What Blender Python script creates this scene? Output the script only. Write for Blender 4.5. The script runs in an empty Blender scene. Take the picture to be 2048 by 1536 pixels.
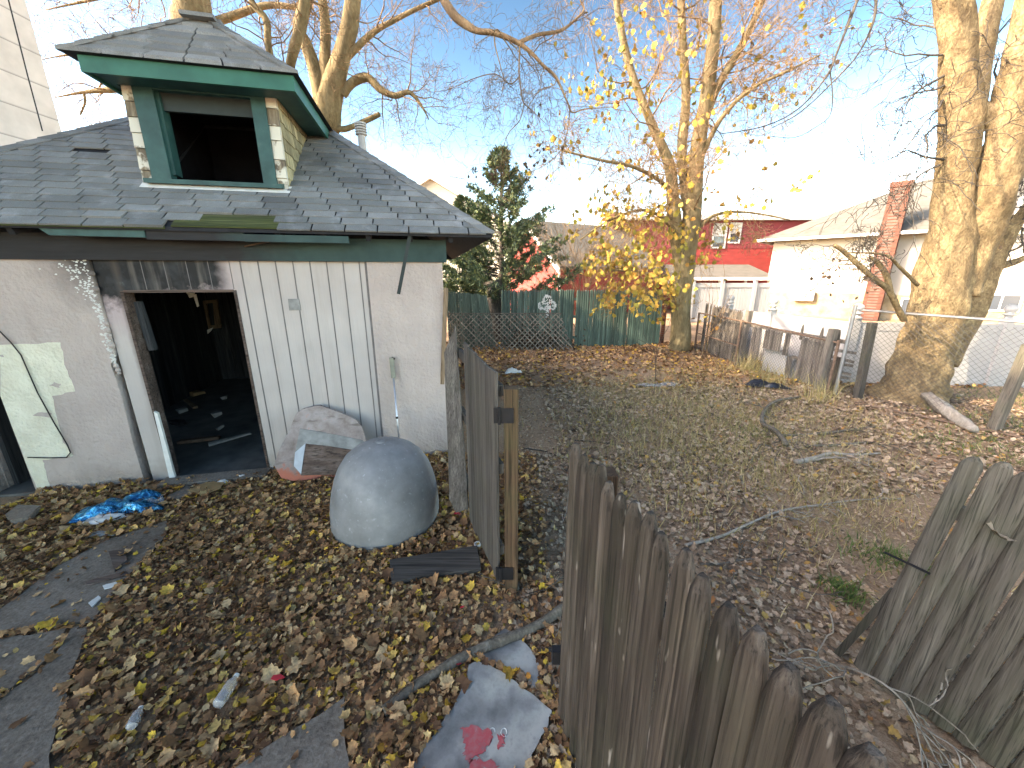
import bpy, math, random
import numpy as np
from mathutils import Vector, Matrix
R = math.radians
rnd = random.Random(7); rng = np.random.default_rng(7)
# ------------------------------------------------------------ camera, sky, sun
SC = bpy.context.scene
HC, FP, PITCH = 2.2, 769.0, R(15.7)
cam = bpy.data.objects.new('camera', bpy.data.cameras.new('camera')); SC.collection.objects.link(cam)
cam.location = (0, 0, HC); cam.rotation_euler = (R(90) - PITCH, 0, 0)
cam.data.sensor_width = 36; cam.data.lens = 36 * FP / 2048; cam.data.clip_end = 2000; cam.data.clip_start = .02
SC.camera = cam
SUN_AZ, SUN_EL = 75.0, 34.8            # the light travels 75 deg to the right of straight ahead
wd = bpy.data.worlds.new('World'); SC.world = wd; wd.use_nodes = True
_n = wd.node_tree.nodes; _l = wd.node_tree.links
sky = _n.new('ShaderNodeTexSky'); sky.sky_type = 'NISHITA'; sky.sun_disc = False
sky.sun_elevation = R(SUN_EL); sky.sun_rotation = R(SUN_AZ + 180)
sky.air_density = 1.0; sky.dust_density = 1.0; sky.ozone_density = 1.0
_n['Background'].inputs[1].default_value = 0.15
# sky colour graded for more contrast between the deep zenith and the bright horizon and sun side
_p, _g = 3.65, 1.45
_w = _n.new('ShaderNodeRGBToBW'); _l.new(sky.outputs[0], _w.inputs[0])
_d = _n.new('ShaderNodeMath'); _d.operation = 'DIVIDE'; _d.inputs[1].default_value = _p; _l.new(_w.outputs[0], _d.inputs[0])
_e = _n.new('ShaderNodeMath'); _e.operation = 'POWER'; _e.inputs[1].default_value = _g; _l.new(_d.outputs[0], _e.inputs[0])
_c = _n.new('ShaderNodeVectorMath'); _c.operation = 'SCALE'; _l.new(sky.outputs[0], _c.inputs[0]); _l.new(_e.outputs[0], _c.inputs[3])
_h = _n.new('ShaderNodeHueSaturation'); _h.inputs['Saturation'].default_value = 1.3; _h.inputs['Hue'].default_value = .496; _l.new(_c.outputs[0], _h.inputs['Color']); _l.new(_h.outputs[0], _n['Background'].inputs[0])
sun = bpy.data.objects.new('sun', bpy.data.lights.new('sun', 'SUN')); SC.collection.objects.link(sun)
sun.data.energy = 2.25; sun.data.angle = R(.5); sun.data.color = (1, .9, .74)
LD = Vector((math.sin(R(SUN_AZ)) * math.cos(R(SUN_EL)), math.cos(R(SUN_AZ)) * math.cos(R(SUN_EL)), -math.sin(R(SUN_EL))))
sun.rotation_euler = LD.to_track_quat('-Z', 'Y').to_euler()
SC.view_settings.view_transform = 'Standard'; SC.view_settings.look = 'None'
SC.view_settings.exposure = 2.74; SC.view_settings.gamma = 1
SC.view_settings.use_white_balance = True; SC.view_settings.white_balance_temperature = 8100; SC.view_settings.white_balance_tint = 15

# ------------------------------------------------------------ survey of the photograph
def ray(px, py):
    x = (px - 1024) / FP; y = (768 - py) / FP
    return Vector((x, math.cos(PITCH) + y * math.sin(PITCH), -math.sin(PITCH) + y * math.cos(PITCH)))
def G(px, py, z=0.0):
    r = ray(px, py); t = (z - HC) / r.z; return Vector((r.x * t, r.y * t, z))
def at(px, py, Y):
    r = ray(px, py); t = Y / r.y; return Vector((r.x * t, Y, HC + r.z * t))
GA = Vector((-4.03, 3.77, 0)); _a = math.atan2(.68, 3.05)
GU = Vector((math.cos(_a), math.sin(_a), 0)); GN = Vector((-GU.y, GU.x, 0))
def glob(p): return GA + GU * p[0] + GN * p[1] + Vector((0, 0, p[2]))
def gloc(p): q = Vector(p) - GA; return Vector((q.dot(GU), q.dot(GN), q.z))
_gc = gloc((0, 0, HC))
def gplane(px, py, n, d):
    r = ray(px, py); r = Vector((r.dot(GU), r.dot(GN), r.z)); n = Vector(n)
    return _gc + r * ((d - n.dot(_gc)) / n.dot(r))
class Facade:
    def __init__(s, A, d):
        s.A = Vector((A[0], A[1], 0)); s.d = Vector((d[0], d[1], 0)).normalized(); s.n = Vector((s.d.y, -s.d.x, 0))
    def uz(s, px, py):
        r = ray(px, py); t = s.A.dot(s.n) / r.dot(s.n); p = r * t
        return (p - s.A).dot(s.d), HC + p.z
    def p(s, u, z, off=0): return s.A + s.d * u + s.n * off + Vector((0, 0, z))
def hgt(x, y):
    return .018 * math.sin(1.3 * x + .7) * math.sin(1.1 * y) + .012 * math.sin(3.1 * x + 2.0 * y)

# ------------------------------------------------------------ materials
class NB:
    def __init__(s, name):
        s.m = bpy.data.materials.new(name); s.m.use_nodes = True; s.t = s.m.node_tree
        s.b = s.t.nodes['Principled BSDF']; s._c = None
    def n(s, ty, **k):
        o = s.t.nodes.new('ShaderNode' + ty)
        for a, v in k.items(): setattr(o, a, v)
        return o
    def put(s, sock, v):
        if isinstance(v, bpy.types.NodeSocket): s.t.links.new(v, sock)
        elif isinstance(v, (tuple, list)) and len(v) == 3 and sock.type == 'RGBA': sock.default_value = (*v, 1)
        else: sock.default_value = v
    def co(s):
        if not s._c: s._c = s.n('TexCoord').outputs['Object']
        return s._c
    def isl(s): return s.n('NewGeometry').outputs['Random Per Island']
    def map(s, sc=(1, 1, 1), loc=(0, 0, 0), rot=(0, 0, 0), v=None):
        o = s.n('Mapping'); s.put(o.inputs[0], v or s.co()); o.inputs[1].default_value = loc; o.inputs[2].default_value = rot; o.inputs[3].default_value = sc
        return o.outputs[0]
    def noise(s, scale, v=None, detail=4, rough=.55, dist=0, w=None):
        o = s.n('TexNoise', noise_dimensions='4D' if w is not None else '3D'); s.put(o.inputs['Vector'], v or s.co())
        o.inputs['Scale'].default_value = scale; o.inputs['Detail'].default_value = detail; o.inputs['Roughness'].default_value = rough; o.inputs['Distortion'].default_value = dist
        if w is not None: s.put(o.inputs['W'], w)
        return o.outputs[0]
    def vor(s, scale, v=None, feature='F1'):
        o = s.n('TexVoronoi', feature=feature); s.put(o.inputs['Vector'], v or s.co()); o.inputs['Scale'].default_value = scale
        return o.outputs['Distance']
    def ramp(s, f, stops):
        o = s.n('ValToRGB'); s.put(o.inputs[0], f); e = o.color_ramp.elements
        while len(e) < len(stops): e.new(.5)
        for q, (p, c) in zip(e, stops):
            q.position = p; c = (c, c, c) if isinstance(c, (int, float)) else c; q.color = (*c, 1)
        return o.outputs[0]
    def mix(s, f, a, b, mode='MIX'):
        o = s.n('Mix', data_type='RGBA', blend_type=mode); s.put(o.inputs[0], f); s.put(o.inputs[6], a); s.put(o.inputs[7], b)
        return o.outputs[2]
    def math(s, op, a, b=0.0, c=None):
        o = s.n('Math', operation=op); s.put(o.inputs[0], a); s.put(o.inputs[1], b)
        if c is not None: s.put(o.inputs[2], c)
        return o.outputs[0]
    def xyz(s, v=None):
        o = s.n('SeparateXYZ'); s.put(o.inputs[0], v or s.co()); return o.outputs
    def rng(s, v, a, b, c=0.0, d=1.0):
        o = s.n('MapRange'); s.put(o.inputs[0], v)
        for i, q in enumerate((a, b, c, d)): o.inputs[i + 1].default_value = q
        return o.outputs[0]
    def bump(s, h, strength=.5, dist=.01):
        o = s.n('Bump'); s.put(o.inputs['Height'], h); o.inputs['Strength'].default_value = strength; o.inputs['Distance'].default_value = dist
        prev = s.b.inputs['Normal'].links
        if prev: s.t.links.new(prev[0].from_socket, o.inputs['Normal'])
        s.put(s.b.inputs['Normal'], o.outputs[0])
    def done(s, col, rough=.8, metal=0.0, spec=.3, **k):
        s.put(s.b.inputs['Base Color'], col); s.put(s.b.inputs['Roughness'], rough); s.put(s.b.inputs['Metallic'], metal)
        s.b.inputs['Specular IOR Level'].default_value = spec
        for a, v in k.items(): s.put(s.b.inputs[a.replace('_', ' ')], v)
        return s.m
def c3(r, g, b): return (r, g, b)
def mul(c, k): return tuple(x * k for x in c)
def m_plain(name, c, rough=.7, var=.25, sc=9, bump=.15, metal=0.0, spec=.3):
    b = NB(name); f = b.noise(sc, detail=6); g = b.noise(sc * 9, detail=3)
    col = b.ramp(f, [(.25, mul(c, 1 - var)), (.75, mul(c, 1 + var))])
    if bump: b.bump(b.math('ADD', f, g), bump, .004)
    return b.done(col, rough, metal, spec)
def m_wood(name, dark, mid, light, axis='z', grain=26, green=0.0, rough=.85, bump=.6, streak=None):
    b = NB(name); i = b.math('FRACT', b.math('ADD', b.isl(), b.n('ObjectInfo').outputs['Random'])); s = {'z': (grain, grain, 1.1), 'x': (1.1, grain, grain), 'y': (grain, 1.1, grain)}[axis]
    w = b.math('MULTIPLY', i, 37.0)
    v = b.map(s); f = b.noise(1.0, v, 6, .62, .5, w=w); f2 = b.noise(.25, v, 3, .5, 0, w=w)
    col = b.ramp(f, [(.28, dark), (.5, mid), (.72, light)])
    col = b.mix(b.rng(f2, .35, .7, 0, .6), col, mul(dark, .8))
    tint = b.ramp(i, [(0, .6), (.5, 1.0), (1, 1.3)]); col = b.mix(1.0, col, tint, 'MULTIPLY')
    f3 = b.noise(1.0, b.map({'z': (grain * 5, grain * 5, 2.2), 'x': (2.2, grain * 5, grain * 5), 'y': (grain * 5, 2.2, grain * 5)}[axis]), 3, .6); col = b.mix(1.0, col, b.ramp(f3, [(.36, .38), (.46, .95), (.6, 1.05), (.72, 1.5)]), 'MULTIPLY')
    bl = b.noise(3.0, detail=5)
    if green: col = b.mix(b.rng(bl, .45, .75, 0, green), col, (.055, .075, .03))
    if streak:
        sv = b.noise(1.0, b.map({'z': (30, 30, 5), 'x': (5, 30, 30), 'y': (30, 5, 30)}[axis]), 2, .5)
        col = b.mix(b.rng(sv, .68, .74, 0, .75), col, streak)
    b.bump(b.math('ADD', b.math('ADD', f, f3), b.math('MULTIPLY', f2, .5)), bump, .006)
    return b.done(col, rough)
def m_bark(name, dark, mid, light, sc=5, bump=1.0, stretch=.35, dist=.03):
    b = NB(name); v = b.map((1, 1, stretch))
    f = b.noise(sc, v, 8, .68, .4); g = b.noise(sc * 5, v, 5, .6); h = b.noise(1.6, detail=3)
    col = b.ramp(b.math('ADD', b.math('MULTIPLY', f, .6), b.math('MULTIPLY', g, .4)), [(.33, dark), (.5, mid), (.66, light)])
    col = b.mix(b.rng(h, .4, .7, 0, .45), col, mul(mid, .62))
    b.bump(b.math('ADD', f, b.math('MULTIPLY', g, .6)), bump, dist)
    return b.done(col, .9, spec=.15)
def m_siding(name, c, step, axis='z', rough=.6, dirt=.12):
    b = NB(name); o = b.xyz()[{'x': 0, 'y': 1, 'z': 2}[axis]]
    f = b.math('FRACT', b.math('DIVIDE', o, step)); n = b.noise(2.5, detail=5)
    col = b.ramp(n, [(.3, mul(c, 1 - dirt)), (.7, mul(c, 1 + dirt))])
    col = b.mix(b.rng(f, .0, .07, .85, 0), col, mul(c, .3))
    b.bump(f, .6, step * .12); return b.done(col, rough)
def m_brick(name, c1, c2, mortar, bw=.21, bh=.07, horizontal_axis='x'):
    b = NB(name); x, y, z = b.xyz(); cb = b.n('CombineXYZ')
    b.put(cb.inputs[0], b.math('ADD', x, y)); b.put(cb.inputs[1], z)
    t = b.n('TexBrick'); b.put(t.inputs[0], cb.outputs[0]); t.inputs['Scale'].default_value = 1
    t.inputs['Brick Width'].default_value = bw; t.inputs['Row Height'].default_value = bh; t.inputs['Mortar Size'].default_value = .008
    b.put(t.inputs['Color1'], c1); b.put(t.inputs['Color2'], c2); b.put(t.inputs['Mortar'], mortar)
    col = b.mix(b.rng(b.noise(3), .35, .7, 0, .5), t.outputs[0], mul(c1, .55))
    b.bump(t.outputs['Fac'], -.4, .01); return b.done(col, .9)
def m_leaf(name, stops, trans=.25):
    b = NB(name); i = b.isl(); col = b.ramp(i, stops)
    n = b.noise(60, detail=3); col = b.mix(b.rng(n, .35, .7, 0, .5), col, mul(stops[0][1], .9))
    return b.done(col, .75, spec=.25)
M = {}
def mats():
    b = NB('soil'); f = b.noise(1.2, detail=8, rough=.65); g = b.noise(45, detail=6, rough=.7); l = b.vor(70)
    col = b.ramp(b.math('ADD', b.math('MULTIPLY', f, .4), b.math('MULTIPLY', g, .6)), [(.35, (.14, .09, .056)), (.5, (.31, .205, .13)), (.66, (.44, .32, .215))])
    col = b.mix(b.rng(l, .0, .25, .5, 0), col, (.16, .11, .075)); b.bump(b.math('ADD', g, f), .9, .02)
    M['soil'] = b.done(col, .95, spec=.1)
    leafA = [(0, (.09, .042, .022)), (.2, (.23, .112, .052)), (.45, (.38, .205, .095)), (.68, (.51, .295, .14)), (.82, (.60, .42, .23)), (.92, (.64, .40, .085)), (.98, (.70, .44, .05)), (1, (.36, .14, .03))]
    M['leafA'] = m_leaf('leaf_litter_brown', leafA)
    leafB = [(0, (.09, .06, .042)), (.22, (.23, .155, .10)), (.45, (.40, .28, .185)), (.68, (.54, .395, .27)), (.88, (.46, .36, .25)), (.95, (.45, .30, .08)), (1, (.42, .17, .06))]
    M['leafB'] = m_leaf('leaf_litter_crumbled', leafB)
    M['yleaf'] = m_leaf('yellow_leaf', [(0, (.19, .17, .03)), (.3, (.34, .26, .05)), (.6, (.46, .29, .06)), (.85, (.50, .28, .07)), (1, (.36, .15, .04))])
    M['dleaf2'] = m_leaf('pale_dead_leaf', [(0, (.3, .25, .18)), (1, (.4, .33, .24))])
    M['dleaf'] = m_leaf('withered_leaf', [(0, (.03, .022, .015)), (1, (.12, .07, .04))])
    M['grass'] = m_leaf('dry_grass', [(0, (.19, .165, .05)), (.4, (.34, .28, .10)), (.75, (.50, .40, .19)), (1, (.58, .46, .27))])
    M['weed'] = m_leaf('green_weed', [(0, (.05, .09, .02)), (.6, (.10, .16, .04)), (1, (.22, .25, .07))])
    M['needle'] = m_leaf('evergreen_spray', [(0, (.035, .062, .042)), (.4, (.07, .112, .068)), (.75, (.125, .17, .08)), (1, (.24, .26, .09))])
    # garage: local x along the wall, z up
    b = NB('stucco'); x, y, z = b.xyz(); f = b.noise(26, detail=5, rough=.55); g = b.noise(3, detail=5)
    col = b.ramp(g, [(.3, (.40, .345, .32)), (.7, (.46, .40, .37))])
    st = b.math('MULTIPLY', b.rng(z, 1.75, 2.4, 0, 1), b.rng(x, -.55, .05, 0, 1)); st = b.math('MULTIPLY', st, b.rng(x, .3, .6, 1, 0))
    col = b.mix(b.rng(b.math('ADD', st, b.math('MULTIPLY', b.math('SUBTRACT', g, .5), .8)), .15, .8, 0, .9), col, (.03, .028, .027))
    col = b.mix(b.rng(b.math('ADD', z, b.math('MULTIPLY', g, .45)), .15, .5, .6, 0), col, (.14, .115, .085)); col = b.mix(b.rng(b.noise(1, b.map((5, 5, .7)), 5), .5, .75, 0, .35), col, (.26, .225, .20))
    b.bump(f, .8, .03); M['stucco'] = b.done(col, .85)
    b = NB('bare_plaster'); f = b.noise(38, detail=4, rough=.5); g = b.noise(5, detail=5)
    b.bump(f, .8, .03); M['plaster'] = b.done(b.ramp(g, [(.3, (.58, .57, .46)), (.7, (.72, .72, .60))]), .85)
    b = NB('siding'); x, y, z = b.xyz(); g = b.noise(2.2, detail=5); h = b.noise(6, detail=6, rough=.65)
    gr = b.noise(1, b.map((60, 60, 3)), 3)
    col = b.ramp(g, [(.3, (.39, .36, .345)), (.7, (.455, .425, .405))])
    cut = b.math('ADD', b.math('SUBTRACT', z, b.math('MULTIPLY', b.math('ABSOLUTE', b.math('SUBTRACT', x, .3)), .17)), b.math('MULTIPLY', b.math('SUBTRACT', h, .5), .55))
    ch = b.math('MULTIPLY', b.rng(cut, 1.84, 1.98), b.rng(b.math('ADD', x, b.math('MULTIPLY', h, .12)), 1.13, 1.27, 1, 0))
    col = b.mix(b.math('MULTIPLY', b.rng(cut, 1.45, 1.9), b.rng(x, 1.1, 1.35, .55, 0)), col, (.36, .25, .27))
    col = b.mix(ch, col, b.ramp(h, [(.45, (.006, .007, .0085)), (.68, (.026, .03, .034)), (.82, (.11, .12, .125))]))
    ed = b.math('MULTIPLY', b.rng(b.math('ADD', b.math('ABSOLUTE', b.math('SUBTRACT', x, .235)), b.math('MULTIPLY', h, .06)), .02, .075, 1, 0), b.rng(z, .5, 1.3))
    col = b.mix(b.math('MULTIPLY', ed, .8), col, (.07, .055, .045))
    col = b.mix(b.rng(b.math('ADD', z, b.math('MULTIPLY', h, .5)), .22, .55, .55, 0), col, (.17, .14, .11)); col = b.mix(b.rng(b.noise(1, b.map((9, 9, .8)), 5), .52, .75, 0, .4), col, (.30, .27, .24))
    b.bump(b.math('ADD', gr, b.math('MULTIPLY', h, .5)), .3, .005); M['siding'] = b.done(col, .6)
    M['groove'] = m_plain('siding_groove', (.16, .15, .15), .9)
    b = NB('charred_wood'); f = b.noise(1, b.map((2.5, 30, 30)), 6, .65); g = b.noise(2.2, detail=5); i = b.xyz()[0]
    col = b.ramp(f, [(.3, (.004, .0045, .006)), (.7, (.015, .016, .019))])
    gm = b.rng(b.math('ADD', i, b.math('MULTIPLY', b.math('SUBTRACT', g, .5), 1.6)), 1.3, 1.9)
    col = b.mix(gm, col, b.ramp(b.noise(5, detail=4), [(.3, (.013, .04, .04)), (.7, (.025, .062, .06))])); b.bump(f, .4, .006)
    M['char'] = b.done(col, .6)
    M['black'] = m_plain('interior_black', (.009, .009, .011), .95, spec=.05)
    M['sootwood'] = m_wood('sooty_boards', (.012, .014, .017), (.035, .039, .043), (.085, .088, .09), 'z', 14)
    M['sootfloor'] = m_plain('sooty_floor', (.11, .108, .10), .6, .5, 4)
    b = NB('asphalt_shingle'); i = b.isl(); f = b.noise(220, detail=2); g = b.noise(5, detail=5); h = b.noise(1.5, b.map((1, .5, 1)), 5)
    col = b.ramp(i, [(0, (.14, .148, .145)), (.5, (.18, .19, .185)), (.95, (.235, .245, .24)), (1, (.09, .092, .09))])
    col = b.mix(b.rng(h, .45, .72, 0, .55), col, (.075, .08, .088)); col = b.mix(b.rng(g, .55, .8, 0, .5), col, (.38, .40, .42))
    col = b.mix(1.0, col, b.ramp(f, [(.3, .7), (.7, 1.25)]), 'MULTIPLY'); b.bump(f, .4, .003); M['shingle'] = b.done(col, .85)
    M['shingle_far'] = m_siding('far_shingle', (.085, .082, .072), .16, 'z', .9, .2)
    M['roof_edge'] = m_plain('roof_deck_underside', (.016, .018, .022), .8, .4)
    M['moss'] = m_wood('mossy_deck_board', (.02, .025, .012), (.06, .075, .022), (.17, .17, .09), 'x', 20)
    b = NB('green_trim'); g = b.noise(4, detail=6); f = b.noise(1, b.map((3, 40, 40)), 4)
    M['green'] = b.done(b.ramp(g, [(.3, (.012, .085, .062)), (.7, (.022, .135, .095))]), .45); 
    b = NB('dark_green_trim'); g = b.noise(7, detail=6)
    M['dgreen'] = b.done(b.ramp(g, [(.3, (.012, .05, .05)), (.62, (.022, .082, .078)), (.8, (.06, .11, .10))]), .5)
    b = NB('peeling_shake'); i = b.isl(); f = b.noise(1, b.map((26, 26, 4)), 5, .65); g = b.noise(7, detail=5)
    col = b.ramp(f, [(.3, (.06, .05, .04)), (.5, (.17, .14, .10)), (.7, (.30, .26, .19))])
    col = b.mix(b.ramp(b.math('ADD', g, b.math('MULTIPLY', b.math('SUBTRACT', i, .5), .35)), [(.5, 0), (.56, 1)]), col, (.56, .55, .47)); b.bump(f, .5, .006)
    M['shake'] = b.done(col, .8)
    M['shake_cream'] = m_wood('cream_shake', (.22, .19, .10), (.42, .37, .22), (.60, .55, .36), 'z', 22)
    M['frame_grey'] = m_plain('grey_sash', (.02, .032, .034), .6)
    M['concrete'] = None
    b = NB('concrete'); f = b.noise(2.0, detail=8, rough=.7); g = b.noise(60, detail=4); i = b.isl()
    col = b.ramp(b.math('ADD', b.math('MULTIPLY', f, .6), b.math('MULTIPLY', g, .4)), [(.33, (.075, .058, .044)), (.5, (.185, .152, .122)), (.66, (.29, .25, .21))])
    b.bump(b.math('ADD', g, f), .5, .008); M['concrete'] = b.done(col, .9)
    b = NB('galvanised'); f = b.noise(3, detail=7, rough=.65); g = b.vor(55); h = b.noise(26, detail=4)
    z = b.xyz()[2]; col = b.ramp(f, [(.3, (.155, .165, .172)), (.55, (.235, .248, .258)), (.75, (.32, .335, .34))])
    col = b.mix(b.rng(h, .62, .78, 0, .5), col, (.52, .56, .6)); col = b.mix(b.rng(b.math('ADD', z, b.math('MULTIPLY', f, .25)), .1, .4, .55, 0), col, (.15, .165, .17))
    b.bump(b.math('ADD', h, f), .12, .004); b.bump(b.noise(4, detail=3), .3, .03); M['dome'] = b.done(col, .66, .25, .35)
    M['picket'] = m_wood('brown_picket_wood', (.018, .0135, .011), (.058, .045, .036), (.15, .125, .105), 'z', 30, .15, streak=(.28, .25, .22))
    M['picket_grey'] = m_wood('mossy_grey_wood', (.05, .043, .034), (.105, .093, .075), (.18, .162, .135), 'z', 26, .3)
    M['gatewood'] = m_wood('weathered_board', (.04, .035, .031), (.105, .094, .084), (.21, .192, .172), 'z', 40, .15, bump=1.0)
    M['postwood'] = m_wood('treated_post', (.05, .028, .016), (.10, .058, .033), (.15, .095, .058), 'z', 24, .5)
    M['slatwood'] = m_wood('raw_slat', (.12, .08, .05), (.24, .17, .11), (.33, .25, .17), 'z', 24)
    M['plank'] = m_wood('wet_plank', (.03, .026, .023), (.085, .075, .066), (.17, .155, .14), 'x', 22)
    M['greenfence'] = m_wood('green_fence_paint', (.05, .085, .07), (.085, .14, .115), (.14, .20, .165), 'z', 18, .0, .65, .3, streak=(.24, .29, .26))
    M['greenfence_faded'] = m_wood('faded_green_paint', (.045, .07, .055), (.085, .125, .10), (.14, .19, .16), 'z', 18, .1, .7, .3, streak=(.30, .33, .30))
    M['oldstockade'] = m_wood('old_stockade', (.075, .064, .054), (.15, .13, .11), (.24, .215, .185), 'z', 18, .1)
    M['lattice'] = m_wood('lattice_wood', (.12, .11, .09), (.22, .20, .165), (.33, .30, .25), 'z', 10, .1)
    M['vinyl'] = m_plain('white_vinyl', (.31, .312, .31), .4, .04, 2, .0)
    M['whitewall'] = m_plain('white_stucco_wall', (.28, .258, .22), .8, .05, 2, .1)
    b = NB('stone_veneer'); v = b.vor(3.2, b.map((1, 1, 2.0))); e = b.vor(3.2, b.map((1, 1, 2.0)), 'DISTANCE_TO_EDGE'); g = b.noise(2.5)
    col = b.ramp(g, [(.3, (.17, .12, .065)), (.5, (.25, .19, .11)), (.7, (.31, .25, .17))]); col = b.mix(b.rng(e, 0, .04, .7, 0), col, (.22, .17, .12)); b.bump(e, .5, .03)
    M['stone'] = b.done(col, .9)
    M['brick'] = m_brick('red_brick', (.065, .02, .012), (.115, .036, .02), (.10, .075, .06))
    M['redside'] = m_siding('red_shingle_siding', (.24, .034, .03), .22)
    M['redside_shade'] = m_siding('red_siding_shade', (.19, .032, .036), .40)  # darker copy of the red siding, upper-wall shade put into the colour
    M['creamside'] = m_siding('cream_siding', (.42, .40, .33), .15)
    M['whiteside'] = m_siding('white_siding', (.60, .55, .51), .62)
    M['trim'] = m_plain('white_trim', (.44, .43, .40), .5, .05)
    M['grimtrim'] = m_plain('grey_soffit', (.46, .45, .42), .6, .1)
    b = NB('window_glass'); M['glass'] = b.done((.05, .06, .07), .08, spec=.8)
    M['blind'] = m_plain('window_blind', (.40, .38, .33), .8)
    M['metal'] = m_plain('galvanised_pipe', (.25, .255, .26), .5, .15, 12, .05, .8)
    M['rustpipe'] = m_plain('rusty_pipe', (.13, .085, .06), .8, .45, 14)
    M['wire'] = m_plain('chain_wire', (.05, .05, .052), .6, .2, 20, 0, .2)
    M['ironblack'] = m_plain('black_iron', (.014, .014, .016), .45, .3)
    M['alu'] = m_plain('dull_aluminium', (.50, .54, .60), .35, .1, 20, .03, .85)
    M['handle'] = m_plain('grey_plastic', (.20, .21, .17), .6)
    M['barkA'] = m_bark('maple_bark_tan', (.07, .055, .03), (.20, .155, .085), (.33, .265, .15), 4.5, 1.0)
    M['barkB'] = m_bark('maple_bark_rough', (.06, .042, .027), (.20, .145, .08), (.42, .32, .17), 8, 1.0, .6, .045)
    M['barkC'] = m_bark('grey_brown_bark', (.09, .055, .034), (.23, .15, .085), (.37, .26, .15), 5, 1.0)
    M['barkD'] = m_bark('dark_bark', (.03, .026, .022), (.075, .066, .056), (.14, .125, .105), 7, .8)
    M['deadwood'] = m_bark('dead_branch_bark', (.055, .045, .035), (.14, .12, .095), (.26, .23, .19), 12, .8, .3, .01)
    M['palewood'] = m_bark('bleached_branch', (.16, .14, .11), (.28, .25, .21), (.42, .39, .34), 12, .6, .3, .008)
    b = NB('blue_foil'); f = b.noise(14, detail=3, dist=1.0); b.bump(f, .9, .03); M['foil'] = b.done(b.ramp(f, [(.35, (.0, .09, .22)), (.6, (.01, .26, .48)), (.75, (.35, .6, .75))]), .18, .75, .6)
    M['paper'] = m_plain('white_paper', (.62, .62, .60), .8, .12, 20, .2)
    M['redplastic'] = m_plain('red_plastic', (.48, .03, .045), .4, .2)
    M['tan'] = m_plain('tan_cardboard', (.30, .19, .09), .8)
    M['blackbag'] = m_plain('black_plastic_bag', (.016, .018, .024), .28, .4, 14, .5)
    b = NB('clear_plastic'); f = b.noise(18); b.bump(f, .15, .004); M['clear'] = b.done((.78, .8, .82), .18, spec=.6, Transmission_Weight=.72)
    b = NB('cloudy_sheet'); f = b.noise(4.5, detail=6, rough=.6); g = b.noise(18, detail=5)
    col = b.ramp(f, [(.32, (.12, .12, .115)), (.48, (.25, .25, .24)), (.62, (.44, .44, .40)), (.78, (.33, .35, .36))]); col = b.mix(b.rng(g, .56, .7, 0, .4), col, (.09, .085, .075))
    M['sheet'] = b.done(col, .4, spec=.4)
    b = NB('red_stain'); g = b.noise(22, detail=5); M['redstain'] = b.done(b.ramp(g, [(.35, (.42, .17, .17)), (.55, (.50, .09, .10)), (.75, (.30, .16, .16))]), .5)
    b = NB('old_painted_board'); f = b.noise(6, detail=7, rough=.65); g = b.noise(1, b.map((4, 4, 18)), 5)
    col = b.ramp(f, [(.3, (.17, .13, .115)), (.5, (.28, .235, .22)), (.7, (.38, .34, .33))]); x, y, z = b.xyz()
    rm = b.math('ADD', b.math('MULTIPLY', b.math('SUBTRACT', f, .5), 2.4), b.math('ADD', b.rng(z, .05, .32, .5, -.4), b.rng(x, 1.35, 1.75, .35, -.25)))
    col = b.mix(b.rng(rm, .25, .5, 0, .85), col, (.42, .11, .06)); col = b.mix(b.rng(g, .6, .7, 0, .6), col, (.09, .07, .06)); b.bump(f, .4, .006)
    M['oldboard'] = b.done(col, .75)
    M['oldboard_in'] = m_plain('grey_worn_paint', (.22, .225, .22), .75, .45, 9)
    M['oldboard_brown'] = m_wood('brown_worn_board', (.05, .033, .027), (.12, .085, .07), (.24, .20, .18), 'x', 14)
    M['paleblue'] = m_plain('pale_blue_board', (.42, .47, .52), .7, .25, 8)
    M['whitepaint'] = m_plain('flaking_white_paint', (.62, .64, .62), .8, .15)
mats()

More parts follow.
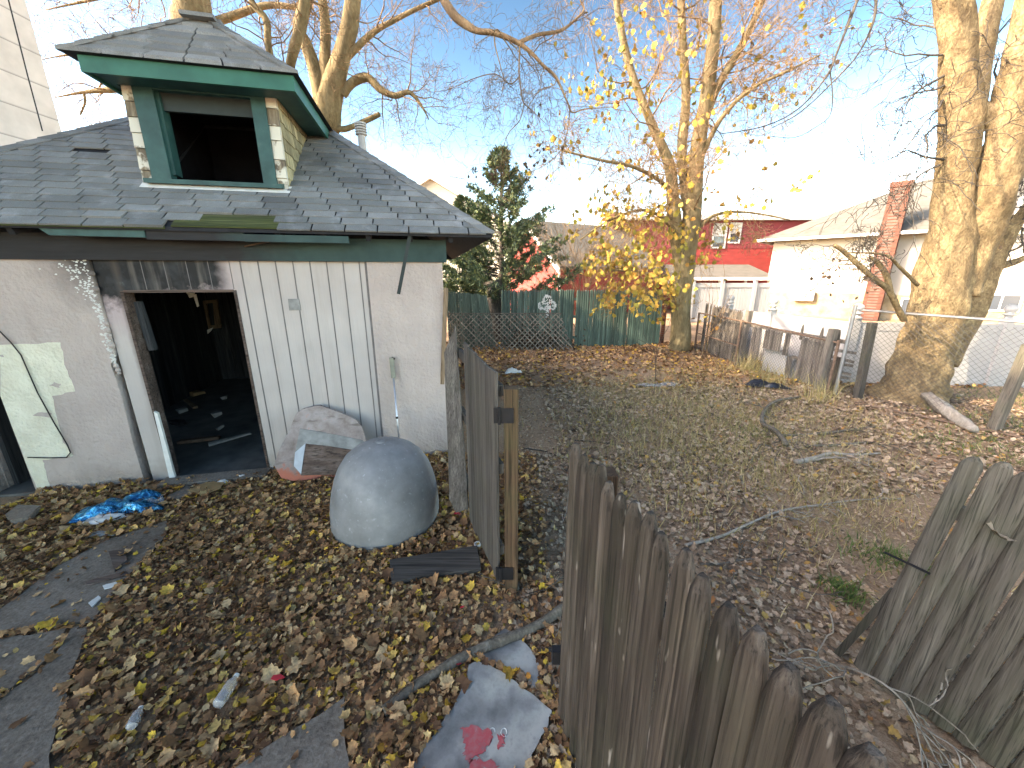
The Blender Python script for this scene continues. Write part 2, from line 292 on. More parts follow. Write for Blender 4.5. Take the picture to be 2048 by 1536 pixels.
# ------------------------------------------------------------ mesh building
class MB:
    def __init__(s): s.v = []; s.f = []
    def add(s, vs, fs):
        o = len(s.v); s.v += [tuple(v) for v in vs]; s.f += [tuple(i + o for i in f) for f in fs]; return s
    def hexa(s, p): return s.add(p, [(0, 3, 2, 1), (4, 5, 6, 7), (0, 1, 5, 4), (1, 2, 6, 5), (2, 3, 7, 6), (3, 0, 4, 7)])
    def box(s, a, b):
        x0, y0, z0 = a; x1, y1, z1 = b
        return s.hexa([(x0, y0, z0), (x1, y0, z0), (x1, y1, z0), (x0, y1, z0), (x0, y0, z1), (x1, y0, z1), (x1, y1, z1), (x0, y1, z1)])
    def bar(s, a, b, w, h, up=(0, 0, 1)):
        a = Vector(a); b = Vector(b); d = (b - a).normalized(); up = Vector(up)
        if abs(d.dot(up)) > .99: up = Vector((1, 0, 0))
        x = d.cross(up).normalized(); y = x.cross(d); x *= w / 2; y *= h / 2
        return s.hexa([a - x - y, a + x - y, a + x + y, a - x + y, b - x - y, b + x - y, b + x + y, b - x + y])
    def prism(s, poly, ext):
        n = len(poly); ext = Vector(ext); P = [Vector(p) for p in poly]; Q = [p + ext for p in P]
        return s.add(P + Q, [tuple(range(n))[::-1], tuple(range(n, 2 * n))] + [(i, (i + 1) % n, n + (i + 1) % n, n + i) for i in range(n)])
    def tube(s, pts, rad, n=8, cap=True):
        pts = [Vector(p) for p in pts]; k = len(pts); rad = rad if isinstance(rad, (list, tuple)) else [rad] * k
        vs = []; ref = Vector((.31, .9, .27)); x = None
        for i, p in enumerate(pts):
            d = (pts[min(i + 1, k - 1)] - pts[max(i - 1, 0)]).normalized()
            x = (ref if x is None else x); x = (x - d * x.dot(d))
            if x.length < 1e-4: x = Vector((1, 0, 0)) - d * d.x
            x.normalize(); y = d.cross(x)
            for j in range(n):
                a = 2 * math.pi * j / n; vs.append(p + (x * math.cos(a) + y * math.sin(a)) * rad[i])
        fs = [(i * n + j, i * n + (j + 1) % n, (i + 1) * n + (j + 1) % n, (i + 1) * n + j) for i in range(k - 1) for j in range(n)]
        if cap: fs += [tuple(range(n))[::-1], tuple(range((k - 1) * n, k * n))]
        return s.add(vs, fs)
    def lathe(s, c, prof, n=24, tilt=None):
        c = Vector(c); vs = []; T = tilt or Matrix.Identity(3)
        for r, z in prof:
            for j in range(n):
                a = 2 * math.pi * j / n; vs.append(c + T @ Vector((r * math.cos(a), r * math.sin(a), z)))
        k = len(prof)
        return s.add(vs, [(i * n + j, i * n + (j + 1) % n, (i + 1) * n + (j + 1) % n, (i + 1) * n + j) for i in range(k - 1) for j in range(n)] + [tuple(range(n))[::-1], tuple(range((k - 1) * n, k * n))])
    def build(s, name, mat, parent=None, smooth=False, local=False, bevel=0):
        off = Vector((0, 0, 0))
        if parent is not None and not local:
            q = parent
            while q is not None: off += Vector(q.location); q = q.parent
        me = bpy.data.meshes.new(name); me.from_pydata([tuple(Vector(v) - off) for v in s.v], [], s.f); me.materials.append(mat)
        if smooth: me.polygons.foreach_set('use_smooth', [True] * len(me.polygons))
        me.update(); o = bpy.data.objects.new(name, me); SC.collection.objects.link(o)
        if parent is not None: o.parent = parent
        if bevel:
            m = o.modifiers.new('bevel', 'BEVEL'); m.width = bevel; m.segments = 1; m.limit_method = 'ANGLE'
        return o
def npmesh(name, V, F, mat, parent=None, smooth=False):
    """V (n,3), F list of (m,k) index arrays."""
    V = np.asarray(V, np.float32)
    if parent is not None: V = V - np.array(parent.location, np.float32)
    me = bpy.data.meshes.new(name); me.vertices.add(len(V)); me.vertices.foreach_set('co', V.ravel())
    F = F if isinstance(F, list) else [F]
    li = np.concatenate([f.ravel() for f in F]).astype(np.int32); tot = np.concatenate([np.full(len(f), f.shape[1]) for f in F]).astype(np.int32)
    me.loops.add(len(li)); me.loops.foreach_set('vertex_index', li); me.polygons.add(len(tot))
    st = np.concatenate([[0], np.cumsum(tot)[:-1]]).astype(np.int32); me.polygons.foreach_set('loop_start', st); me.polygons.foreach_set('loop_total', tot)
    if smooth: me.polygons.foreach_set('use_smooth', np.ones(len(tot), bool))
    me.materials.append(mat); me.update(calc_edges=True); me.validate()
    o = bpy.data.objects.new(name, me); SC.collection.objects.link(o)
    if parent is not None: o.parent = parent
    return o
def thing(name, label, cat, loc=(0, 0, 0), rz=0, group=None):
    o = bpy.data.objects.new(name, None); SC.collection.objects.link(o); o.location = loc; o.rotation_euler = (0, 0, rz); o.empty_display_size = .1
    return tag(o, label, cat, group)
def tag(o, label, cat, group=None):
    o['label'] = label; o['category'] = cat
    if group: o['group'] = group
    return o
def kind(o, k, label=None):
    o['kind'] = k
    if label: o['label'] = label
    return o
def jag(poly, amp, n=4, seed=1, wall=False):
    """roughen the outline of a flat polygon (list of Vectors)"""
    q = random.Random(seed); out = []
    for i, p in enumerate(poly):
        a = Vector(p); b = Vector(poly[(i + 1) % len(poly)]); out.append(a)
        for j in range(1, n):
            t = j / n; out.append(a.lerp(b, t) + (Vector((q.uniform(-amp, amp), 0, q.uniform(-amp, amp))) if wall else Vector((q.uniform(-amp, amp), q.uniform(-amp, amp), 0))))
    return out

# ------------------------------------------------------------ ground
def ground():
    g = lambda a, b, s: np.arange(a, b, s)
    xs = np.concatenate([[-400, -150, -60, -30, -15], g(-8, 14, .18), [15, 20, 30, 60, 150, 400]])
    ys = np.concatenate([[-400, -100, -30, -8], g(-3, 14, .18), [15, 18, 22, 30, 60, 150, 400]])
    X, Y = np.meshgrid(xs, ys); Z = .018 * np.sin(1.3 * X + .7) * np.sin(1.1 * Y) + .012 * np.sin(3.1 * X + 2.0 * Y)
    Z = np.where((abs(X) > 14.5) | (Y > 14.5) | (Y < -5), 0, Z)
    V = np.stack([X, Y, Z], -1).reshape(-1, 3); nx, ny = len(xs), len(ys)
    i = np.arange(nx - 1)[None, :] + nx * np.arange(ny - 1)[:, None]; F = np.stack([i, i + 1, i + nx + 1, i + nx], -1).reshape(-1, 4)
    kind(npmesh('ground', V, F, M['soil'], smooth=True), 'structure', 'bare brown soil of the back yard')
ground()
def in_poly(X, Y, poly):
    ins = np.zeros(X.shape, bool); n = len(poly)
    for i in range(n):
        x0, y0 = poly[i][:2]; x1, y1 = poly[(i + 1) % n][:2]
        if y0 == y1: continue
        c = ((y0 > Y) != (y1 > Y)) & (X < (x1 - x0) * (Y - y0) / (y1 - y0) + x0); ins ^= c
    return ins
LEAF = np.array([(0, -.45), (.18, -.3), (.4, -.3), (.36, -.1), (.5, .1), (.32, .18), (.24, .32), (.1, .36), (0, .55), (-.1, .36), (-.24, .32), (-.32, .18), (-.5, .1), (-.36, -.1), (-.4, -.3), (-.18, -.3)], np.float32)
LEAF_S = np.array([(0, -.5), (.38, -.2), (.42, .15), (.1, .5), (-.3, .35), (-.42, -.1)], np.float32)
def leaves(name, P, size, mat, tilt=.5, tmpl=LEAF, curl=1.2, parent=None, vertical=False):
    n = len(P); k = len(tmpl); T = np.concatenate([[[0, 0]], tmpl]).astype(np.float32)
    T = np.repeat(T[None], n, 0) * size[:, None, None]; T[:, :, 0] *= rng.uniform(.6, 1.1, (n, 1))
    c1 = rng.uniform(-.3, 1, (n, 1)) * curl / size[:, None]; c2 = rng.uniform(-.5, 1, (n, 1)) * curl / size[:, None]
    Z = c1 * T[:, :, 0] ** 2 + c2 * T[:, :, 1] ** 2 * .7 + rng.normal(0, .05, (n, k + 1)) * size[:, None]
    Q = np.concatenate([T, Z[:, :, None]], 2)
    a = rng.uniform(0, 2 * np.pi, n); b = rng.normal(0, tilt, n); c = rng.normal(0, tilt, n)
    if vertical: b = rng.normal(np.pi / 2, .6, n)
    def rot(ax, t):
        m = np.zeros((n, 3, 3), np.float32); i, j = [(1, 2), (2, 0), (0, 1)][ax]
        m[:, ax, ax] = 1; m[:, i, i] = np.cos(t); m[:, j, j] = np.cos(t); m[:, i, j] = -np.sin(t); m[:, j, i] = np.sin(t); return m
    Rm = rot(2, a) @ rot(0, b) @ rot(1, c)
    V = np.einsum('nij,nkj->nki', Rm, Q) + P[:, None, :]
    base = (np.arange(n) * (k + 1))[:, None, None]; j = np.arange(k)
    F = np.stack([np.zeros(k, int), 1 + j, 1 + (j + 1) % k], 1)[None] + base
    return npmesh(name, V.reshape(-1, 3), F.reshape(-1, 3), mat, parent)
PATH = [[G(*p) for p in q] for q in (
    [(335, 1045), (215, 1085), (120, 1135), (0, 1225), (-120, 1290), (-120, 1360), (0, 1275), (142, 1250), (185, 1250), (250, 1165), (330, 1080)],
    [(-120, 1370), (0, 1285), (135, 1262), (100, 1320), (0, 1400), (-120, 1500)],
    [(145, 1262), (178, 1262), (140, 1370), (120, 1440), (100, 1600), (-300, 1800), (-120, 1510), (0, 1408), (105, 1328)],
    [(470, 1545), (690, 1400), (700, 1600), (420, 1600)],
    [(330, 1000), (375, 975), (385, 990), (350, 1005)])]
for i, q in enumerate(PATH):
    q2 = jag([v + Vector((0, 0, -.05)) for v in q], .012, 4, i)
    o = MB().prism(q2, (0, 0, .075)).build('path_slab', M['concrete']); kind(o, 'structure', 'grey concrete slab of the old garden path')
GPOLY = [glob(p) for p in ((-1.55, -.02, 0), (3.36, -.02, 0), (3.36, 5.1, 0), (-1.55, 5.1, 0))]
NOLEAF = [[G(*p) for p in q] for q in ([(938, 1340), (958, 1333), (1002, 1352), (1060, 1396), (1103, 1432), (1096, 1462), (1070, 1510), (1050, 1560), (820, 1560), (848, 1505), (880, 1462), (908, 1425), (932, 1375)], [(1010, 1262), (1060, 1302), (1080, 1338), (1074, 1382), (1046, 1346), (952, 1322)], [(780, 1132), (955, 1103), (962, 1150), (785, 1176)], [(420, 1420), (490, 1360), (500, 1370), (440, 1440)], [(262, 1475), (285, 1425), (297, 1430), (280, 1480)])]
BARE = [[G(*p) for p in q] for q in ([(930, 1200), (1110, 1190), (1110, 1260), (1000, 1290), (900, 1290)], [(1050, 960), (1120, 930), (1120, 1150), (1045, 1150)], [(1180, 720), (1320, 740), (1330, 770), (1200, 770)], [(1160, 930), (1320, 950), (1300, 1000), (1180, 1000)], [(1130, 880), (1330, 860), (1380, 900), (1200, 910)])]
def scatter(n, x0, x1, y0, y1, zl=.0, zh=.05):
    X = rng.uniform(x0, x1, n); Y = rng.uniform(y0, y1, n)
    ok = ~in_poly(X, Y, GPOLY)
    ok &= abs(X) < 1.42 * Y + 1.2
    on = np.zeros(n, bool)
    for q in PATH: on |= in_poly(X, Y, q)
    ok &= ~on | (rng.random(n) < .03)
    bare = np.zeros(n, bool)
    for q in BARE: bare |= in_poly(X, Y, q)
    ok &= ~bare | (rng.random(n) < .5)
    for q in NOLEAF: ok &= ~in_poly(X, Y, q)
    # patchy cover
    f = np.sin(2.1 * X + 1.3 * np.sin(1.7 * Y)) * np.sin(1.9 * Y + np.sin(2.3 * X)) 
    ok &= rng.random(n) < np.where(X > .3, .78 + .25 * f, 1.0)
    X, Y = X[ok], Y[ok]; Z = .018 * np.sin(1.3 * X + .7) * np.sin(1.1 * Y) + .012 * np.sin(3.1 * X + 2.0 * Y) + rng.uniform(zl, zh, len(X))
    for q in PATH: Z = np.where(in_poly(X, Y, q), .035, Z)
    return np.stack([X, Y, Z], 1)
def litter():
    P = scatter(22000, -5, .3, .4, 4.5); kind(leaves('leaf_litter', P, rng.uniform(.03, .08, len(P)) * rng.uniform(.7, 1, len(P)), M['leafA'], .42, LEAF, 1.5), 'stuff', 'brown and yellow fallen leaves beside the garage')
    P = scatter(30000, -5, .3, .4, 4.5, .0, .035); kind(leaves('leaf_crumbs', P, rng.uniform(.016, .045, len(P)), M['leafA'], .4, LEAF_S, 1.5), 'stuff', 'broken brown leaf bits among the leaves beside the garage')
    P = scatter(9000, .0, 2.6, .4, 4.5, .0, .03); kind(leaves('leaf_litter', P, rng.uniform(.025, .07, len(P)), M['leafB'], .4), 'stuff', 'dry brown leaves inside the gate')
    P = scatter(42000, .0, 9, .6, 7.5, 0, .02); kind(leaves('leaf_crumbs', P, rng.uniform(.015, .042, len(P)), M['leafB'], .3, LEAF_S), 'stuff', 'crumbled dry leaf bits across the yard')
    P = scatter(17000, .6, 8.6, 3.5, 8, .0, .03); kind(leaves('leaf_litter', P, rng.uniform(.03, .08, len(P)), M['leafB'], .4, LEAF_S), 'stuff', 'dry leaves around the weeds in the yard')
    P = scatter(17000, -2.4, 9.8, 7.5, 13, 0, .05); kind(leaves('leaf_litter', P, rng.uniform(.05, .11, len(P)), M['leafA'], .4, LEAF_S), 'stuff', 'golden fallen leaves along the far green fence')
litter()
def drift():
    P = []
    for u0, u1, n in ((-.9, .1, 350), (1.3, 3.3, 900)):
        for _ in range(n): v = -abs(rnd.gauss(0, .16)) - .03; g = glob((rnd.uniform(u0, u1), v, .01 + max(0, .09 + v * .4) * rnd.random())); P.append(g)
    for _ in range(700): a = rnd.uniform(0, 6.28); r = .48 + abs(rnd.gauss(0, .07)); P.append(Vector((-1.175 + r * math.cos(a), 3.13 + r * math.sin(a), rnd.uniform(.0, .07))))
    P = np.array(P); kind(leaves('leaf_drift', P, rng.uniform(.03, .075, len(P)), M['leafA'], .6, LEAF, 1.6), 'stuff', 'leaves drifted against the garage wall and round the dome')
    P = scatter(900, -4.5, .2, .5, 4.3, .035, .05); kind(leaves('large_leaves', P, rng.uniform(.075, .115, len(P)), M['leafA'], .35, LEAF, 1.8), 'stuff', 'larger loose maple leaves lying on top of the litter')
drift()
def blades(name, P, h, w, mat, lean=.45):
    n = len(P); a = rng.uniform(0, 2 * np.pi, n); l = rng.normal(0, lean, (n, 2)) * h[:, None]
    dx = np.stack([np.cos(a), np.sin(a), np.zeros(n)], 1) * w[:, None]
    mid = P + np.concatenate([l * .35, (h * .6)[:, None]], 1); top = P + np.concatenate([l, h[:, None]], 1)
    V = np.stack([P - dx, P + dx, mid + dx * .7, mid - dx * .7, top], 1).reshape(-1, 3); b = (np.arange(n) * 5)[:, None]
    return npmesh(name, V, [b + np.array([[0, 1, 2, 3]]), b + np.array([[3, 2, 4]])], mat)
def grasses():
    cs = []
    for px, py, n, s in ((1210, 780, 900, .45), (1300, 830, 1600, .7), (1420, 800, 1800, .8), (1500, 860, 1700, .7), (1400, 900, 1500, .7), (1350, 760, 1200, .8), (1460, 740, 900, .6), (1600, 930, 900, .6), (1540, 1000, 700, .5), (1250, 870, 700, .5), (1660, 840, 800, .6), (1380, 960, 600, .5), (1700, 1050, 500, .4), (1750, 980, 500, .5)):
        c = G(px, py); cs.append(np.stack([rng.normal(c.x, s, n), rng.normal(c.y, s, n), np.zeros(n)], 1))
    P = np.concatenate(cs); P = np.concatenate([P, P + rng.normal(0, .35, P.shape) * [1, 1, 0]]); P = P[rng.random(len(P)) < .45]; n = len(P)
    kind(blades('dry_grass', P, rng.uniform(.04, .17, n), rng.uniform(.0015, .0035, n), M['grass'], .6), 'stuff', 'thin yellowed grass and weeds in the middle of the yard')
    cs = []
    for px, py, n, s in ((1440, 700, 300, .25), (1500, 740, 260, .2), (1540, 770, 200, .2), (1470, 690, 200, .15), (1640, 800, 160, .2)):
        c = G(px, py); cs.append(np.stack([rng.normal(c.x, s, n), rng.normal(c.y, s, n), np.zeros(n)], 1))
    P = np.concatenate(cs); n = len(P)
    kind(blades('tall_grass', P, rng.uniform(.15, .55, n), rng.uniform(.002, .004, n), M['grass'], .5), 'stuff', 'tall pale grass at the foot of the chain link fence')
    cs = []
    for px, py, n, s in ((1685, 1185, 260, .07), (1820, 1130, 240, .1), (1740, 1110, 200, .12), (850, 935, 60, .03), (1500, 870, 300, .2), (1290, 1080, 60, .05), (2000, 850, 900, .5), (1950, 900, 500, .4), (2040, 800, 900, .6), (1020, 1095, 40, .04)):
        c = G(px, py); cs.append(np.stack([rng.normal(c.x, s, n), rng.normal(c.y, s, n), np.zeros(n)], 1))
    P = np.concatenate(cs); n = len(P)
    kind(blades('green_weeds', P, rng.uniform(.03, .09, n), rng.uniform(.002, .006, n), M['weed'], .8), 'stuff', 'small green weeds among the leaves')
grasses()

# ------------------------------------------------------------ houses
def tall_house():
    t = thing('tall_house', 'tall white sided house wall rising beyond the left end of the garage roof', 'house', (-10.3, 10, 0))
    prof = [(10.03, -1), (10.03, 9.42), (3.9, 13.2), (-2, 13.2), (-8, 9.8), (-8, -1)]  # roofline out of view, shaped to set its shadow edge across the yard
    MB().prism([(-10.3, y, z) for y, z in prof], (-9, 0, 0)).build('wall', M['whiteside'], t)
    r = MB()
    for (y0, z0), (y1, z1) in zip(prof[1:4], prof[2:5]):
        r.prism([(-10.25, y0, z0), (-10.25, y1, z1), (-10.25, y1, z1 + .15), (-10.25, y0, z0 + .15)], (-9.2, 0, 0))
    r.build('roof', M['shingle_far'], t)
    MB().tube([at(12, -20, 9.2), at(55, 150, 9.2), at(85, 262, 9.2)], .012, 5).build('cable', M['ironblack'], t)
tall_house()
def white_house():
    F = Facade(at(1528, 600, 24), (.69, -.73)); t = thing('white_house', 'white stucco house with stone base and brick chimney behind the big tree', 'house', F.p(0, 0))
    zb = F.uz(1620, 585)[1]; ze = F.uz(1560, 482)[1]; L = 16.0; D = -11.0
    MB().prism([F.p(0, zb), F.p(L, zb), F.p(L, ze), F.p(0, ze)], F.n * D).build('wall', M['whitewall'], t)
    MB().prism([F.p(-.04, -.5, .05), F.p(L, -.5, .05), F.p(L, zb, .05), F.p(-.04, zb, .05)], F.n * (D - .1)).build('stone_base', M['stone'], t)
    o = .75; r = MB(); hp = F.uz(1780, 395)[1] 
    c = [F.p(-o, ze + .05, o), F.p(L + o, ze + .05, o), F.p(L + o, ze + .05, D - o), F.p(-o, ze + .05, D - o)]
    W = (-D + 2 * o) / 2; zr = ze + W * .52; r0 = F.p(-o + W, zr, o - W); r1 = F.p(L + o - W, zr, o - W)
    r.add([*c, r0, r1], [(0, 1, 5, 4), (1, 2, 5), (2, 3, 4, 5), (3, 0, 4), (3, 2, 1, 0)]); roof = r.build('roof', M['shingle_far'], t)
    g = MB()
    for a, b in ((0, 1), (3, 0)): g.bar(c[a] + Vector((0, 0, -.02)), c[b] + Vector((0, 0, -.02)), .1, .14)
    g.build('gutter', M['trim'], t)
    u0 = F.uz(1745, 540)[0]; zt = F.uz(1790, 372)[1]; q = MB()
    q.prism([F.p(u0, -.3, .9), F.p(u0 + .72, -.3, .9), F.p(u0 + .72, -.3, .06), F.p(u0, -.3, .06)], (0, 0, zt + .3))
    q.prism([F.p(u0 - .05, zt - .18, .95), F.p(u0 + .77, zt - .18, .95), F.p(u0 + .77, zt - .18, .0), F.p(u0 - .05, zt - .18, .0)], (0, 0, .22))
    ch = q.build('chimney', M['brick'], t); fl = MB(); cc = F.p(u0 + .36, zt, .5)
    fl.lathe(cc, [(.16, 0), (.16, .3), (.24, .32), (.24, .4), (.0, .46)], 10).build('flue_cap', M['metal'], ch, smooth=False)
    ua, za = F.uz(1588, 600); ac = MB().prism([F.p(ua, za, .35), F.p(ua + .95, za, .35), F.p(ua + .95, za, .06), F.p(ua, za, .06)], (0, 0, .5)).build('air_conditioner', M['vinyl'], t)
    gr = MB().box((0, 0, 0), (0, 0, 0)) if False else MB()
    for i in range(5): gr.prism([F.p(ua + .08, za + .07 + i * .085, .365), F.p(ua + .6, za + .07 + i * .085, .365), F.p(ua + .6, za + .07 + i * .085, .352), F.p(ua + .08, za + .07 + i * .085, .352)], (0, 0, .045))
    gr.build('grille', M['rustpipe'], ac)
    for px, py, w, h in ((1800, 625, 1.3, .65), (1962, 618, 1.0, .62), (2020, 470, 1.0, 1.5), (2045, 640, 1.1, .62)):
        u, z = F.uz(px, py); fm = MB()
        for (a, b, c_, d) in ((-.08, 0, -.08, h + .08), (w, w + .08, -.08, h + .08), (0, w, -.08, 0), (0, w, h, h + .08), (w / 2 - .03, w / 2 + .03, 0, h)):
            fm.prism([F.p(u + a, z + c_, .1), F.p(u + b, z + c_, .1), F.p(u + b, z + d, .1), F.p(u + a, z + d, .1)], F.n * -.08)
        fw = fm.build('window', M['trim'], t)
        MB().prism([F.p(u, z, .07), F.p(u + w, z, .07), F.p(u + w, z + h, .07), F.p(u, z + h, .07)], F.n * -.02).build('pane', M['glass'], fw)
white_house()
def win(t, x, y, z, w, h, n=(0, -1, 0)):
    fm = MB()
    for (a, b, c, d) in ((-.09, 0, -.09, h + .09), (w, w + .09, -.09, h + .09), (0, w, -.09, 0), (0, w, h, h + .09), (0, w, h / 2 - .03, h / 2 + .03)): fm.box((x + a, y - .06, z + c), (x + b, y + .02, z + d))
    f = fm.build('window', M['trim'], t); MB().box((x, y - .02, z), (x + w, y + .0, z + h / 2 - .03)).build('pane', M['glass'], f); MB().box((x, y - .025, z + h / 2 + .03), (x + w, y - .005, z + h)).build('blind', M['blind'], f)
def red_houses():
    Y = 27.0; a = at(1252, 560, Y); b = at(1600, 560, Y); zt = at(1420, 441, Y).z; zs = at(1420, 497, Y).z
    t = thing('red_house', 'two storey red shingled house with two white framed windows and flat roof edge', 'house', (a.x, Y, 0))
    MB().box((a.x, Y, zs), (b.x, Y + 9, zt)).build('upper_wall', M['redside_shade'], t)  # shaded red above, brighter lit red on the wall below
    MB().box((a.x + .01, Y + .02, -.5), (b.x - .01, Y + 8.9, zs)).build('lower_wall', M['redside'], t)
    MB().box((a.x - .4, Y - .45, zt), (b.x + .4, Y + 9.4, zt + .32)).build('roof_edge', M['grimtrim'], t)
    for px, py, w, h in ((1424, 494, .75, 1.38), (1458, 484, .6, 1.1)):
        p = at(px, py, Y); win(t, p.x, Y, p.z, w, h)
    ze = at(1450, 556, Y - 3).z; zr = at(1450, 529, Y).z; x0 = at(1330, 556, Y - 3).x; x1 = at(1552, 556, Y - 3).x
    MB().prism([(x0, Y - .02, zr), (x0, Y - 3, ze + .06), (x0, Y - 3, ze - .1), (x0, Y - .02, zr - .16)], (x1 - x0, 0, 0)).build('porch_roof', M['shingle_far'], t)
    MB().box((x0 - .05, Y - 3.14, ze - .14), (x1 + .05, Y - 3.01, ze + .05)).build('porch_gutter', M['trim'], t)
    for k in range(5): x = x0 + .2 + k * (x1 - x0 - .4) / 4; MB().box((x, Y - 2.9, -.3), (x + .12, Y - 2.78, ze - .1)).build('porch_post', M['trim'], t)
    A = Vector((1.05, 24, 0)); d = Vector((.88, .47, 0)).normalized(); s = Vector((d.y, -d.x, 0)); za = at(1058, 447, 24).z; W = 3.2; L = 7.0; ze = at(1112, 530, 21.3).z
    t = thing('red_gable_house', 'bright red gabled cottage with pale roof and brick chimney beyond the evergreen', 'house', A)
    MB().prism([A - s * W + Vector((0, 0, -.5)), A + s * W + Vector((0, 0, -.5)), A + s * W + Vector((0, 0, ze)), A + Vector((0, 0, za)), A - s * W + Vector((0, 0, ze))], d * L).build('wall', M['redside'], t)
    rf = MB(); o = .35; k = (za - ze) / W
    for sg in (1, -1):
        e = A + s * sg * (W + o) + Vector((0, 0, ze - k * o + .02)); p = A + Vector((0, 0, za + .02))
        rf.prism([p - d * .3, e - d * .3, e - d * .3 + Vector((0, 0, .16)), p - d * .3 + Vector((0, 0, .16))], d * (L + .6))
    roof = rf.build('roof', M['shingle_far'], t)
    tr = MB(); e = A + s * (W + o) + Vector((0, 0, ze - k * o - .03)); p = A + Vector((0, 0, za - .03)); tr.bar(p - d * .34, e - d * .34, .06, .22); tr.bar(p - d * .34, A - s * (W + o) + Vector((0, 0, ze - k * o - .03)) - d * .34, .06, .22)
    tr.bar(A + s * (W - .06) - d * .03 + Vector((0, 0, -.5)), A + s * (W - .06) - d * .03 + Vector((0, 0, ze - .15)), .16, .1)
    tr.build('white_trim', M['trim'], t)
    c = A + d * (L * .93); MB().prism([c + s * .35 + d * .5, c - s * .35 + d * .5, c - s * .35 - d * .5, c + s * .35 - d * .5], (0, 0, za + 1.0)).build('chimney', M['brick'], roof)
    # cream house
    Y = 30.0; p = at(862, 360, Y); t = thing('cream_house', 'cream sided gabled house showing behind the garage roof and evergreens', 'house', (p.x, Y, 0))
    W = 7.0; ze = at(985, 470, Y).z; zz = p.z; Wl = 5.0
    MB().prism([(p.x - W, Y, -.5), (p.x + W - .6, Y, -.5), (p.x + W - .6, Y, ze), (p.x, Y, zz), (p.x - W, Y, ze)], (0, 9, 0)).build('wall', M['creamside'], t)
    k = (zz - ze) / (W - .6); rf = MB()
    for sg in (1, -1): rf.prism([(p.x, Y - .4, zz + .03), (p.x + sg * W, Y - .4, zz + .03 - k * W), (p.x + sg * W, Y - .4, zz + .25 - k * W), (p.x, Y - .4, zz + .25)], (0, 9.8, 0))
    rf.build('roof', M['grimtrim'], t)
    q = at(918, 402, 33); tp = at(917, 357, 33); an = MB().tube([(q.x, 33, q.z - 2), tp], .04, 5)
    e0 = at(900, 353, 33); e1 = at(930, 358, 33); an.tube([e0, e1], .035, 5)
    for k in range(5): x = e0.lerp(e1, k / 4); an.tube([x + Vector((-.05, -.6, -.06)), x + Vector((.05, .6, .06))], .02, 4)
    an.build('antenna', M['metal'], t)
red_houses()

